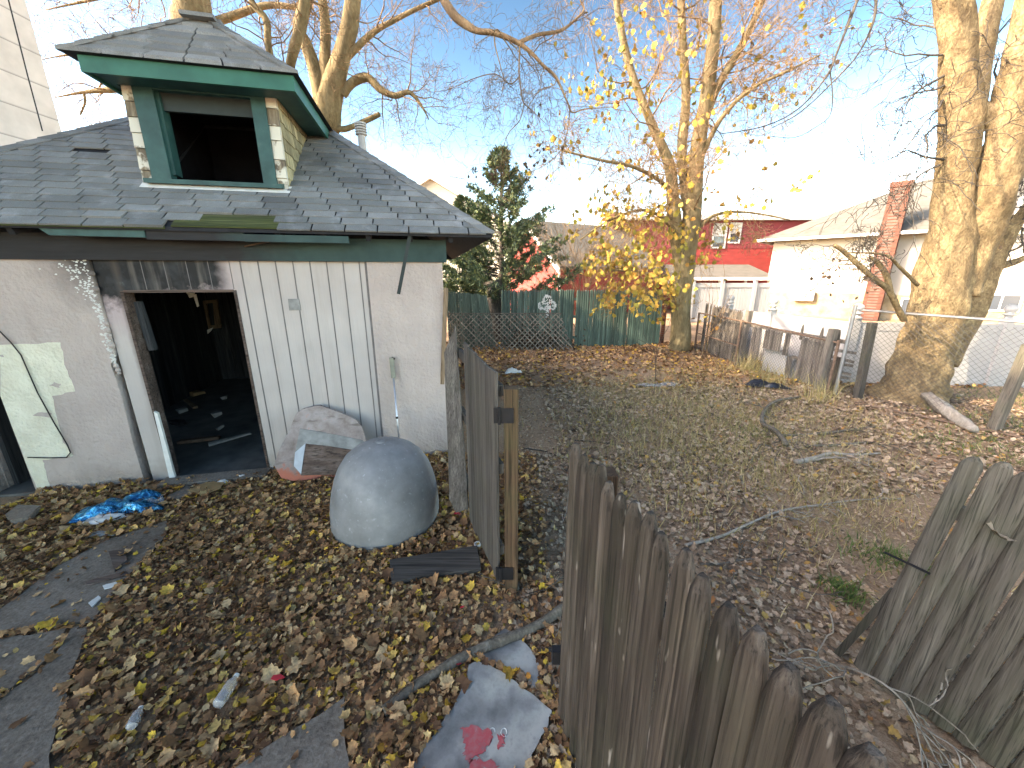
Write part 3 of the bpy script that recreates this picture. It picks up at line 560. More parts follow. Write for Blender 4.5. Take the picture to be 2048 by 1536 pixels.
# ------------------------------------------------------------ garage
def garage():
    t = thing('garage', 'fire damaged stucco garage with hipped shingle roof, open doorway and dormer', 'garage', GA, _a)
    B = lambda name, mb, mat, par=t, **k: mb.build(name, M[mat], par, local=True, **k)
    ZT = 2.36
    w = MB()                                     # stucco masonry: front piers, sides and back
    left = [(-.96, -.02), (.0, -.02), (-.005, .5), (.015, 1.0), (.0, 1.35), (.05, 1.42), (.06, 1.75), (.055, 2.1), (.06, ZT), (-.96, ZT)]
    w.prism([(x, 0, z) for x, z in left], (0, .2, 0)); w.box((2.53, .0, -.02), (3.33, .2, ZT))
    w.box((-1.5, 0, -.02), (-1.36, .2, ZT)); w.box((-1.36, 0.0, 2.1), (-.962, .2, ZT))
    w.box((-1.5, .2, -.02), (-1.35, 5.0, ZT)); w.box((3.18, .2, -.02), (3.33, 5.0, ZT)); w.box((-1.35, 4.85, -.02), (3.18, 5.0, ZT))
    B('wall', w, 'stucco')
    # boards inside the doorway
    i = MB(); x = -1.3
    while x < 3.15: i.box((x, 4.78, 0), (x + .135, 4.83, ZT)); x += .14
    y = .25
    while y < 4.75:
        i.box((3.10, y, 0), (3.15, y + .135, ZT))
        i.box((-1.345, y, 0), (-1.30, y + .135, ZT)); y += .14
    B('inner_boards', i, 'sootwood')
    B('floor', MB().box((-1.35, .02, -.06), (3.18, 4.85, .02)), 'sootfloor'); B('ceiling', MB().box((-1.35, .2, 2.3), (3.18, 4.85, 2.335)), 'black')
    # vertical siding: leaf with a doorway
    s = MB(); d0, d1, dz = .235, 1.225, 2.06
    s.box((.065, .03, .0), (d0, .09, ZT)); s.box((d0, .03, dz), (d1, .09, ZT)); s.box((d1, .03, .0), (2.525, .09, ZT)); B('siding', s, 'siding')
    g = MB()
    for k in range(8): x = 1.305 + k * .163; g.box((x, .026, .02), (x + .011, .032, ZT))
    for k in range(5): x = .45 + k * .19; g.box((x, .0275, dz + .01), (x + .006, .032, ZT))
    g.box((2.505, .024, .02), (2.53, .034, ZT)); B('siding_groove', g, 'groove')
    e = MB(); e.box((d0 - .005, .02, 0), (d0 + .02, .16, dz)); e.box((d1 - .018, .02, 0), (d1 + .006, .16, dz)); e.box((d0 + .02, .022, dz - .02), (d1 - .018, .16, dz + .006)); B('door_frame', e, 'oldboard_brown')
    j = MB().prism([(.235, .0, .02), (.29, .0, .02), (.285, .0, .8), (.255, .0, .82)], (0, .03, 0)); B('loose_trim', j, 'whitepaint')
    lt = MB().bar((.30, .16, 1.45), (.27, .16, 1.95), .07, .05); B('hinge_block', lt, 'sootwood')
    B('threshold', MB().box((.2, -.16, -.03), (1.25, .03, .045)), 'concrete')
    pl = MB().prism([(1.70, .018, 1.845), (1.815, .018, 1.845), (1.81, .018, 1.965), (1.705, .018, 1.965)], (0, .01, 0)); B('vent_patch', pl, 'oldboard_in')
    # bare plaster patches and flecks
    P = lambda px, py, v=-.004: gplane(px, py, (0, 1, 0), v)
    c = MB(); poly = [P(*q) for q in ((0, 690), (120, 685), (128, 730), (135, 745), (150, 783), (103, 792), (112, 830), (125, 885), (146, 912), (85, 920), (88, 935), (100, 975), (113, 992), (78, 990), (30, 872), (0, 792))]
    poly = [Vector((max(v.x, -.955), v.y, v.z)) for v in jag(poly, .008, 5, 3, True)]; poly = [v for i, v in enumerate(poly) if not (v.x <= -.955 and poly[i - 1].x <= -.955 and poly[(i + 1) % len(poly)].x <= -.955)]; c.prism(poly, (0, .003, 0)); B('bare_plaster', c, 'plaster')
    sp = MB()
    for q in ((110, 770, .05, .03), (85, 830, .08, .03), (2, 712, .02, .01)):
        p = P(q[0], q[1], -.007); sp.prism(jag([p + Vector((dx * q[2], 0, dz_ * q[3])) for dx, dz_ in ((-1, 0), (0, 1), (1, .3), (.6, -1))], .01, 3, int(q[0]), True), (0, .002, 0))
    B('stucco_remnant', sp, 'stucco')
    fl = MB(); q = random.Random(3)
    for k in range(330):
        a = q.random(); z = 2.35 - a * 1.0; x = .05 - abs(q.gauss(0, 1)) * (.02 + max(0, z - 1.85) * .22)
        if x < -.5: continue
        r = q.uniform(.003, .011); fl.prism([(x + r * 1.4 * math.cos(b) * q.uniform(.6, 1.2), -.002, z + r * math.sin(b) * q.uniform(.6, 1.2)) for b in (0, 1.3, 2.5, 3.8, 5)], (0, .004, 0))
    B('plaster_flecks', fl, 'whitepaint')['kind'] = 'stuff'
    br = MB()
    for k in range(26):
        z = 1.2 + q.random() * 1.1; x = .05 + q.uniform(-.012, .012); r = q.uniform(.012, .03); br.lathe((x, -.0, z - r), [(0.002, 0), (r * .8, r * .4), (r, r), (r * .7, r * 1.7), (.002, r * 2)], 6)
    B('broken_edge', br, 'stucco')['kind'] = 'stuff'
    cb = [P(*k, -.02) for k in ((-30, 640), (0, 663), (22, 685), (42, 710), (75, 785), (108, 845), (135, 890), (141, 905), (133, 915), (100, 916), (55, 915))]; B('cable', MB().tube(cb, .006, 5), 'ironblack', smooth=True)
    # beam and eave
    B('beam', MB().box((-1.55, -.035, ZT - .015), (3.38, .06, 2.575)), 'char')
    k = .765; ev = -.3; ze = 2.63; us, ue = -1.85, 3.85; sl = math.sqrt(1 + k * k); rz = lambda v: ze + k * (v - ev)
    B('fascia_board', MB().hexa([(.02, ev + .02, 2.535), (.72, ev + .02, 2.53), (.72, ev + .045, 2.53), (.02, ev + .045, 2.535), (-.05, ev + .02, 2.60), (.72, ev + .02, 2.60), (.72, ev + .045, 2.60), (-.05, ev + .045, 2.60)]), 'dgreen'); B('fascia_board', MB().box((.72, ev + .03, 2.515), (1.5, ev + .05, 2.592)), 'char'); B('fascia_board', MB().box((1.5, ev + .02, 2.51), (2.42, ev + .045, 2.575)), 'char')
    rt = MB(); x = us + .35
    while x < ue - .2: rt.bar((x, ev + .06, ze - .06), (x, .5, ze - .06 + k * .44), .045, .07); x += .41
    B('rafter', rt, 'roof_edge')
    dk = MB(); th = (0, 0, -.03); D0, D1, DV, DB = .64, 1.70, .34, 1.45; eps = .0
    LL = lambda v: us + (v - ev); RR = lambda v: ue - (v - ev); va = ev + (ue - us) / 2
    pt = lambda u, v: (u, v, rz(v) - .012)
    vl = ev + (D0 - us); vr = ev + (ue - D1)
    dk.prism([pt(us, ev), pt(D0, ev), pt(D0, vl)], th)
    dk.prism([pt(D1, ev), pt(ue, ev), pt(D1, vr)], th)
    dk.prism([pt(D0, ev), pt(D1, ev), pt(D1, DV), pt(D0, DV)], th)
    dk.prism([pt(D0, DB), pt(D1, DB), pt(D1, vr), pt((us + ue) / 2, va), pt(D0, vl)], th)
    ap = (1.0, va, rz(va) - .012); vb = ev + 5.7; lo = ze - .012
    dk.prism([(ue, ev, lo), (ue, vb, lo), ap], th); dk.prism([(us, vb, lo), (us, ev, lo), ap], th); dk.prism([(ue, vb, lo), (us, vb, lo), ap], th)
    roof = B('roof', dk, 'roof_edge')
    sh = MB(); q = random.Random(5); row = .118; tw = .30; j = 0
    def tab(u0, u1, s0, s1, lift, base, nrm_lift=.0, f=rz, v0=ev):
        # a shingle tab whose butt stands a few mm above the course below
        def p(u, s, h): v = v0 + s / sl; return (u - 0, v - h * k / sl, f(v) + h / sl)
        jl = q.uniform(-.004, .004)
        sh.hexa([p(u0, s0 + jl, .001), p(u1, s0 + jl * .3, .001), p(u1, s1, .0005), p(u0, s1, .0005), p(u0, s0 + jl, base + lift), p(u1, s0 + jl * .3, base + lift * .6), p(u1, s1, .003), p(u0, s1, .003)])
    while True:
        s0 = j * row - .03; v = ev + s0 / sl
        if v > va - .06: break
        v2 = ev + (s0 + row) / sl; a, b = LL(v2) + .0, RR(v2) - .0; x = a - (.15 if j % 2 else 0) - q.uniform(0, .03)
        while x < b:
            x0, x1 = max(x + .007, a), min(x + tw - .007, b); x += tw
            if x1 - x0 < .03: continue
            vm = ev + (s0 + row * .9) / sl
            segs = [(x0, x1)]
            if vm > .32 and v < 1.60:
                segs = []
                if x0 < .54: segs.append((x0, min(x1, .54)))
                if x1 > 1.79: segs.append((max(x0, 1.79), x1))
            for (y0, y1) in segs:
                m = (y0 + y1) / 2
                if j == 0 and .93 < m < 1.95: continue
                if j == 1 and 1.05 < m < 1.85 : continue
                if q.random() < .010 and j > 1: continue
                if y1 - y0 > .02: tab(y0, y1, s0, s0 + row * 1.35, q.uniform(0, .006), .012 + (.010 if j < 3 and .2 < m < 1.9 and q.random() < .5 else 0))
        j += 1
    B('shingles', sh, 'shingle', roof)
    ms = MB(); ms.hexa([(.95, ev - .01, rz(ev) - .008), (1.95, ev - .01, rz(ev) - .008), (1.95, ev + .2, rz(ev + .2) - .008), (.95, ev + .2, rz(ev + .2) - .008), (.95, ev - .015, rz(ev) + .002), (1.95, ev - .015, rz(ev) + .002), (1.95, ev + .2, rz(ev + .2) + .001), (.95, ev + .2, rz(ev + .2) + .001)])
    ms.box((-.9, ev - .02, ze - .028), (.9, ev - .005, ze - .002)); B('mossy_board', ms, 'moss', roof)
    hc = MB()
    for sg, c0 in ((1, Vector((ue + .01, ev - .01, ze + .006))), (-1, Vector((us - .01, ev - .01, ze + .006)))):
        d = Vector((-sg, 1, k)); n = 24 if sg > 0 else 24; st = 2.62 / n
        for m in range(n):
            p0 = c0 + d * (m * st - .01); p1 = c0 + d * ((m + 1) * st + .05); h0 = .018; h1 = .006; wv = .12
            for side in ((Vector((-sg * wv, 0, 0))), (Vector((0, wv, 0)))):   # the two wings lie on the two slopes
                # wing along front slope (x) or along the end slope (y)
                hc.hexa([p0, p0 + side, p1 + side, p1, p0 + Vector((0, 0, h0 + .006)), p0 + side + Vector((0, 0, h0)), p1 + side + Vector((0, 0, h1)), p1 + Vector((0, 0, h1 + .004))])
    B('hip_caps', hc, 'shingle', roof)
    # dormer
    F0 = .28; L0, L1, R0, R1 = .505, .60, 1.70, 1.795; zt = 3.96
    for (x0, x1) in ((L0, L1), (R0, R1)):
        z = 3.02; dw = MB()
        while z < zt - .02:
            h = min(q.uniform(.12, .19), zt - z); dw.hexa([(x0, F0 - .024, z), (x1, F0 - .024, z), (x1, F0 + .03, z), (x0, F0 + .03, z), (x0, F0 - .008, z + h), (x1, F0 - .008, z + h), (x1, F0 + .03, z + h), (x0, F0 + .03, z + h)]); z += h + .003
        B('dormer_corner', dw, 'shake')
    for x0, x1 in ((R1 - .03, R1), (L0, L0 + .03)):
        z = 3.05; ck = MB()
        while z < zt - .02:
            vz = ev + (z - ze) / k; v = F0 + .03; y0 = v
            vend = ev + (z + .13 - ze) / k + .05
            while y0 < vend:
                y1 = min(y0 + q.uniform(.1, .17), vend); dx = .012 * (1 if x1 > 1 else -1); zz = z + q.uniform(-.012, .012)
                if x1 > 1: ck.hexa([(x0, y0, zz), (x1 + .012, y0, zz), (x1 + .012, y1 - .004, zz), (x0, y1 - .004, zz), (x0, y0, zz + .14), (x1, y0, zz + .14), (x1, y1 - .004, zz + .14), (x0, y1 - .004, zz + .14)])
                else: ck.hexa([(x0 - .012, y0, zz), (x1, y0, zz), (x1, y1 - .004, zz), (x0 - .012, y1 - .004, zz), (x0, y0, zz + .14), (x1, y0, zz + .14), (x1, y1 - .004, zz + .14), (x0, y1 - .004, zz + .14)])
                y0 = y1
            z += .13
        B('dormer_cheek', ck, 'shake_cream')
    wf = MB(); wf.box((.60, F0 - .04, 3.10), (.765, F0 + .06, 3.97)); wf.box((1.575, F0 - .04, 3.10), (1.70, F0 + .06, 3.97)); wf.box((.765, F0 - .03, 3.87), (1.575, F0 + .06, 3.97))
    wf.box((.755, F0 - .0, 3.16), (.79, F0 + .12, 3.87)); wn = B('window', wf, 'dgreen')
    B('sill', MB().hexa([(.55, F0 - .09, 3.065), (1.76, F0 - .09, 3.065), (1.76, F0 + .1, 3.085), (.55, F0 + .1, 3.085), (.55, F0 - .09, 3.105), (1.76, F0 - .09, 3.105), (1.76, F0 + .1, 3.14), (.55, F0 + .1, 3.14)]), 'dgreen', wn)
    B('sash_rail', MB().box((.79, F0 + .03, 3.72), (1.575, F0 + .07, 3.87)), 'frame_grey', wn)
    B('flashing', MB().hexa([(.5, .20, rz(.2) + .012), (1.82, .20, rz(.2) + .012), (1.82, .30, rz(.30) + .012), (.5, .30, rz(.30) + .012), (.5, .2, rz(.2) + .016), (1.82, .2, rz(.2) + .016), (1.82, .30, rz(.30) + .016), (.5, .30, rz(.30) + .016)]), 'whitepaint', wn)
    ib = MB(); ib.box((.60, F0 + .06, 3.0), (.63, 1.5, 3.96)); ib.box((1.70, F0 + .06, 3.0), (1.73, 1.5, 3.96)); ib.box((.63, 1.5, 2.4), (1.70, 1.53, 3.96)); B('dormer_lining', ib, 'black')  # near-black panels paint the unlit interior behind the dormer window
    # dormer roof: hipped front, fascia all round
    e0, e1, vf, zf0, zf1 = .40, 2.05, -.02, 3.86, 3.985
    pk = 4.40; rv = .10; 
    # ridge runs back from the peak to the main roof
    pa, pb = Vector((1.28, .16, pk)), Vector((1.40, .16, pk)); bk = 1.62
    fs = MB(); fs.box((e0, vf, zf0), (e1, vf + .03, zf1)); fs.box((e1 - .03, vf + .03, zf0), (e1, 1.50, zf1)); fs.box((e0, vf + .03, zf0), (e0 + .03, 1.50, zf1)); B('dormer_fascia', fs, 'green')
    so = MB().box((e0 + .03, vf + .03, zf0 + .02), (e1 - .03, F0 - .04, zf0 + .04)); so.box((R1 + .02, F0 - .04, zf0 + .02), (e1 - .03, 1.4, zf0 + .04)); so.box((e0 + .03, F0 - .04, zf0 + .02), (L0 - .02, 1.4, zf0 + .04)); B('dormer_soffit', so, 'dgreen')
    dr = MB(); o = .05; zz = zf1 + .002; pm0, pm1 = Vector((1.17, .16, pk)), Vector((1.43, .16, pk)); q0 = (1.30, 1.95, pk)
    fl_, fr_ = (e0 - o - .05, vf - o, zz), (e1 + o, vf - o, zz); bl_, br_ = (e0 - o, bk, zz), (e1 + o, bk, zz)
    dr.add([fl_, fr_, pm1, pm0, br_, bl_, q0], [(0, 1, 2, 3), (1, 4, 6, 2), (5, 0, 3, 6), (0, 5, 4, 1)]); droof = B('dormer_roof', dr, 'roof_edge')
    ds = MB(); f0, f1 = Vector(fl_), Vector(fr_); nr = 6
    up = Vector((0, 0, 1))
    for jj in range(nr):
        ta, tb = jj / nr, min(1, (jj + 1.25) / nr); A0 = f0.lerp(pm0, ta); A1 = f1.lerp(pm1, ta); B0 = f0.lerp(pm0, tb); B1 = f1.lerp(pm1, tb)
        nt = max(2, int((A1 - A0).length / .29)); off = .5 if jj % 2 else 0
        cuts = [0] + [min(1, max(0, (m + off) / nt)) for m in range(0 if off else 1, nt)] + [1]
        for c0, c1 in zip(cuts[:-1], cuts[1:]):
            if c1 - c0 < .02: continue
            g0 = .009 / max(.2, (A1 - A0).length); a0, a1 = A0.lerp(A1, c0 + g0), A0.lerp(A1, c1 - g0); b0, b1 = B0.lerp(B1, c0 + g0), B0.lerp(B1, c1 - g0); h = up * (.026 + q.uniform(0, .008))
            ds.hexa([a0, a1, b1, b0, a0 + h, a1 + h, b1 + up * .004, b0 + up * .004])
    for (s0_, s1_) in ((f0, pm0), (f1, pm1)):
        n = 7
        for m in range(n):
            p0, p1 = s0_.lerp(s1_, m / n - .01), s0_.lerp(s1_, min(1, (m + 1.15) / n)); sg = 1 if s0_ is f1 else -1
            wing = Vector((-sg * .13, .0, .035)); ds.hexa([p0, p0 + wing, p1 + wing, p1, p0 + up * .028, p0 + wing + up * .024, p1 + wing + up * .014, p1 + up * .018])
            wing = Vector((-sg * .02, .12, .01)); ds.hexa([p0, p0 + wing, p1 + wing, p1, p0 + up * .028, p0 + wing + up * .014, p1 + wing + up * .010, p1 + up * .018])
    ds.bar(pm0 + up * .02, pm1 + up * .02, .16, .03); ds.bar(pm1 + Vector((-.05, 0, .02)), Vector(q0) + up * .02, .16, .03)
    B('shingles', ds, 'shingle', droof)
    # pipe vent on the far slope
    vp = MB(); p = gplane(722, 262, (0, 1, 0), 2.2); zb = ze + k * (ue - p.x); vp.tube([(p.x, 2.2, zb - .05), (p.x, 2.2, p.z - .06)], .055, 12)
    for m in range(4): vp.lathe((p.x, 2.2, p.z - .06 + m * .035), [(.06, 0), (.082, .008), (.082, .024), (.06, .03)], 12)
    vp.lathe((p.x, 2.2, p.z + .08), [(.085, 0), (.085, .02), (.02, .04)], 12); B('vent_pipe', vp, 'trim')
    # hanging strip
    a = gplane(820, 470, (0, 1, 0), -.27); b = gplane(797, 588, (0, 1, 0), -.2); B('hanging_strip', MB().bar(a, b, .035, .008, (0, 1, 0)), 'frame_grey')
    a = gplane(490, 493, (0, 1, 0), -.06); b = gplane(570, 476, (0, 1, 0), -.2); B('loose_lath', MB().bar(a, b, .02, .01), 'rustpipe')
    # window hole in the charred partition
    Q = lambda v, *pp: [gplane(a, b, (0, 1, 0), v) for a, b in pp]
    iw = MB()
    for pp in (((403, 602), (411, 601), (419, 655), (411, 657)), ((425, 600), (434, 599), (441, 652), (430, 655)), ((403, 602), (434, 599), (434, 605), (403, 608)), ((411, 652), (441, 649), (441, 656), (411, 659))): iw.prism(Q(4.62, *pp), (0, .06, 0))
    B('inner_window', iw, 'slatwood')
    for pp, v in ((((372, 584), (390, 584), (386, 594), (379, 596)), 1.8), (((386, 590), (392, 588), (398, 612), (394, 614)), 1.8), (((414, 660), (426, 655), (422, 662), (415, 668)), 4.5)): B('scrap_and_slit_light', MB().prism(Q(v, *pp), (0, .01, 0)), 'paper')  # hanging scraps, and light through slits put in as white pieces
    return t
garage()

# ------------------------------------------------------------ things at the garage
def leaning_board():
    n, d = (0, 1, -.42), -.40; P = lambda px, py, k=0: glob(gplane(px, py, n, d - k)); ext = GN * .028
    t = thing('broken_board', 'broken grey and rusty panel with chevron frame leaning on the white siding', 'board', glob((1.8, -.4, 0)))
    Q = [P(*q) for q in ((548, 930), (556, 905), (575, 868), (592, 828), (606, 818), (626, 813), (640, 811), (690, 829), (712, 840), (724, 855), (729, 872), (738, 900), (720, 950), (585, 962), (562, 955))]
    MB().prism(Q, ext).build('panel', M['oldboard'], t)
    MB().prism([P(*q, .012) for q in ((600, 858), (640, 864), (725, 881), (740, 900), (735, 945), (602, 950), (586, 930), (590, 905))], GN * .016).build('recess', M['oldboard_in'], t)
    MB().prism([P(*q, .02) for q in ((612, 888), (660, 893), (735, 905), (738, 948), (602, 951))], GN * .016).build('brown_board', M['oldboard_brown'], t)
    MB().prism([P(*q, .024) for q in ((590, 905), (611, 887), (602, 948), (588, 932))], GN * .014).build('pale_strip', M['paleblue'], t)
leaning_board()
def dome():
    c = Vector((-1.175, 3.13, -.04)); t = thing('metal_dome', 'blue grey galvanised dome standing upside down on the leaves', 'dome', c)
    T = Matrix.Rotation(R(2), 3, 'Y') @ Matrix.Rotation(R(-3), 3, 'X')
    pr = [(r_ * 1.11, z_ * .985) for r_, z_ in [(.425, 0), (.432, .1), (.432, .2), (.424, .3), (.41, .4), (.388, .5), (.355, .6), (.30, .7), (.235, .765), (.16, .81), (.08, .833), (.0, .84)]]
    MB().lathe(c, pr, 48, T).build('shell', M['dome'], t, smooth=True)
    MB().lathe(c + T @ Vector((-.02, -.02, .822)), [(.05, 0), (.048, .008), (.03, .014), (.0, .01)], 16, T).build('plate', M['dome'], t)
dome()
def pole():
    a = glob(gplane(800, 905, (0, 1, 0), -.22)); b = glob(gplane(787, 756, (0, 1, 0), -.07)); top = glob(gplane(783, 715, (0, 1, 0), -.05)); a = b + (a - b) * ((b.z - .02) / (b.z - a.z))
    t = thing('squeegee_pole', 'slim aluminium telescopic pole with grey handle leaning on the stucco', 'pole', a)
    MB().tube([a, b], .0095, 10).build('shaft', M['alu'], t, smooth=True); m = a.lerp(b, .55)
    MB().tube([m, m + (b - a).normalized() * .025], .016, 10).tube([a.lerp(b, .1), a.lerp(b, .13)], .016, 10).build('collar', M['ironblack'], t)
    MB().bar(b, top, .05, .03, GN).build('handle', M['handle'], t, bevel=.004); MB().bar(top, top + GU * .035 + Vector((0, 0, -.02)), .02, .03, GN).build('clip', M['ironblack'], t)
pole()
def slat():
    a = glob(gplane(879, 908, (0, 0, 1), 0)); b = glob(gplane(892, 576, (0, 1, 0), -.03))
    tag(MB().bar(a, b, .05, .022, GN).build('timber_stick', M['slatwood']), 'long raw timber slat leaning against the garage corner', 'slat')
slat()

# ------------------------------------------------------------ picket fences and gate
def rpicket(mb, base, x, n, w, h, z0, th=.026, lean=0.0, rough=0, point=.09, flat=False):
    """a half-round picket with a pointed top: base point, x = along-fence unit, n = outward unit"""
    prof = [(-.5, 0), (-.5, .35), (-.3, .8), (0, 1), (.3, .8), (.5, .35), (.5, 0)] if not flat else [(-.5, 0), (-.5, 1), (.5, 1), (.5, 0)]
    vs = []; zs = [(z0, 1), (z0 + (h - z0) * .5, 1), (h - point, 1), (h - point * .4, .74), (h, .3)]
    for z, s in zs:
        c = base + Vector((0, 0, z)) + x * (lean * z)
        for a, b in prof: vs.append(c + x * (a * w * s) + n * (b * th * (1 if z < h - .001 else .7)))
    k = len(prof); fs = [(i * k + j, i * k + (j + 1) % k, (i + 1) * k + (j + 1) % k, (i + 1) * k + j) for i in range(len(zs) - 1) for j in range(k)]
    fs += [tuple(range(k))[::-1], tuple(range((len(zs) - 1) * k, len(zs) * k))]
    mb.add(vs, fs)
def front_fence():
    a = G(1150, 880, 1.55); b = G(1770, 1490, 1.55); a.z = b.z = 0; d = (b - a).normalized(); n = Vector((-abs(d.y), -abs(d.x), 0)); n = Vector((d.y, -d.x, 0)); 
    if n.x > 0: n = -n
    t = thing('picket_fence', 'dark brown rounded picket fence running along the right of the foreground', 'fence', a); q = random.Random(11); u = 0
    while u < 1.75:
        w = q.uniform(.066, .077); m = MB(); rpicket(m, a + d * (u + w / 2), d, n, w, 1.55 + q.uniform(-.018, .018), .02 + q.uniform(0, .03), .036, q.uniform(-.008, .008), point=.10)
        m.build('picket', M['picket'], t, smooth=False, bevel=.0025); u += w + q.uniform(.0, .004)
    r = MB()
    for z in (.35, 1.25): r.bar(a + d * .02 - n * .022 + Vector((0, 0, z)), a + d * 1.8 - n * .022 + Vector((0, 0, z)), .04, .08)
    r.build('rail', M['picket'], t)
    p = a + d * .12 - n * .085; MB().box((p.x - .04, p.y - .04, -.1), (p.x + .04, p.y + .04, 1.46)).build('post', M['postwood'], t, bevel=.004)
    wr = MB().tube([a + n * .03 + Vector((0, 0, z)) + d * s + n * e for z, s, e in ((1.35, .05, .01), (1.26, .06, .02), (1.2, .04, .025), (1.22, .015, .02))], .0016, 4); wr.tube([a + n * e + Vector((0, 0, z)) + d * s for z, s, e in ((1.3, -.005, .01), (1.0, .0, .01), (.7, -.02, .01), (.5, -.05, .02), (.45, -.06, .03))], .0018, 4); wr.build('loose_wire', M['metal'], t)
    lt = MB().box((a.x - .06, a.y + .0, .34), (a.x + .0, a.y + .04, .42)).tube([a + Vector((-.01, .02, .4)), a + Vector((-.07, .05, .38))], .012, 6); lt.build('latch', M['ironblack'], t)
front_fence()
def right_fence():
    a = G(1938, 898, 1.46); b = G(2040, 925, 1.46); a.z = b.z = 0; d = (b - a).normalized(); n = Vector((d.y, -d.x, 0))
    if n.x > 0: n = -n
    t = thing('stockade_fence', 'mossy grey stockade fence panel at the right edge of the picture', 'fence', a); q = random.Random(4); u = 0
    while u < 1.5:
        w = q.uniform(.07, .085); m = MB(); rpicket(m, a + d * (u + w / 2 - .15), d, n, w, 1.46 + q.uniform(-.03, .012), .06, .026, .10 + q.uniform(-.006, .004), point=.05); m.build('picket', M['picket_grey'], t, bevel=.0025); u += w + q.uniform(.001, .005)
    r = MB()
    for z in (.45, 1.15): r.bar(a - n * .02 + Vector((0, 0, z)), a + d * 1.6 - n * .02 + Vector((0, 0, z)), .035, .07)
    r.build('rail', M['picket_grey'], t)
    m = MB(); c = a - d * .10; c2 = a - d * .24; m.hexa([c2 + Vector((0, 0, .03)), c2 + d * .035 + Vector((0, 0, .03)), c2 + d * .035 - n * .015 + Vector((0, 0, .03)), c2 - n * .015 + Vector((0, 0, .03)), c + Vector((0, 0, .62)), c + d * .035 + Vector((0, 0, .62)), c + d * .035 - n * .015 + Vector((0, 0, .62)), c - n * .015 + Vector((0, 0, .62))]); m.build('loose_lath', M['picket_grey'], t)
    MB().tube([a + n * .03 + Vector((0, 0, .82)) + d * .02, a + n * .03 + Vector((-.1, .03, .86)) - d * .06], .006, 5).build('spike', M['ironblack'], t)
    p = G(2008, 1048, 1.22); p2 = a + d * .16; p = Vector((p2.x, p2.y, 1.15)) + n * .045
    o = leaves('curled_leaf', np.array([p]), np.array([.10]), M['dleaf2'], .5, LEAF, 6.0); tag(o, 'curled pale dead leaf caught on the mossy fence panel', 'leaf')
right_fence()
def gate():
    hp = Vector((-.005, 2.31, 0)); tp = thing('gate_post', 'square treated timber gate post, green at the top, with black hinges', 'post', hp)
    MB().box((hp.x - .046, hp.y - .046, -.1), (hp.x + .046, hp.y + .046, 1.53)).build('post', M['postwood'], tp, bevel=.004)
    a = Vector((-.085, 2.31, 0)); b = Vector((-.475, 3.32, 0)); d = (b - a).normalized(); n = Vector((-abs(d.y), -abs(d.x), 0)); n = Vector((-d.y, d.x, 0)); n = n if n.x < 0 else -n
    for z in (1.36, .17):
        h = MB(); c = Vector((hp.x - .035, hp.y - .052, z)); h.box((c.x - .03, c.y - .004, c.z - .05), (c.x + .05, c.y + .003, c.z + .05)); h.tube([c + Vector((-.04, -.006, -.055)), c + Vector((-.04, -.006, .055))], .011, 8); h.box((c.x - .075, c.y - .004, c.z - .05), (c.x - .045, c.y + .01, c.z + .05)); h.build('hinge', M['ironblack'], tp)
    t = thing('wooden_gate', 'weathered grey board gate swung open beside the garage with one sagging board', 'gate', a); q = random.Random(9); u = 0; L = (b - a).length
    while u < L - .30:
        w = q.uniform(.095, .12); m = MB(); c = a + d * u; top = 1.63 + u * .07 + q.uniform(-.012, .01); lo = .06 + q.uniform(-.02, .03)
        m.hexa([c + Vector((0, 0, lo)), c + d * w + Vector((0, 0, lo)), c + d * w + n * .02 + Vector((0, 0, lo)), c + n * .02 + Vector((0, 0, lo)), c + Vector((0, 0, top)), c + d * w + Vector((0, 0, top + .006)), c + d * w + n * .02 + Vector((0, 0, top + .006)), c + n * .02 + Vector((0, 0, top))])
        m.build('board', M['gatewood'], t, bevel=.003); u += w + .003
    r = MB()
    for z in (.3, .95, 1.5): r.bar(a - n * .02 + d * .02 + Vector((0, 0, z)), a + d * (L + .05) - n * .02 + Vector((0, 0, z + .05)), .04, .075)
    r.build('rail', M['gatewood'], t)
    m = MB(); F_ = [at(904, 668, 3.34), at(910, 652, 3.30), at(936, 1018, 3.02), at(912, 1026, 3.02), at(898, 1000, 3.08), at(888, 705, 3.36)]
    m.prism(jag(F_, .004, 3, 2, True), Vector((.25, .95, .1)).normalized() * .02)
    m.build('sagging_board', M['gatewood'], t, bevel=.003)
gate()

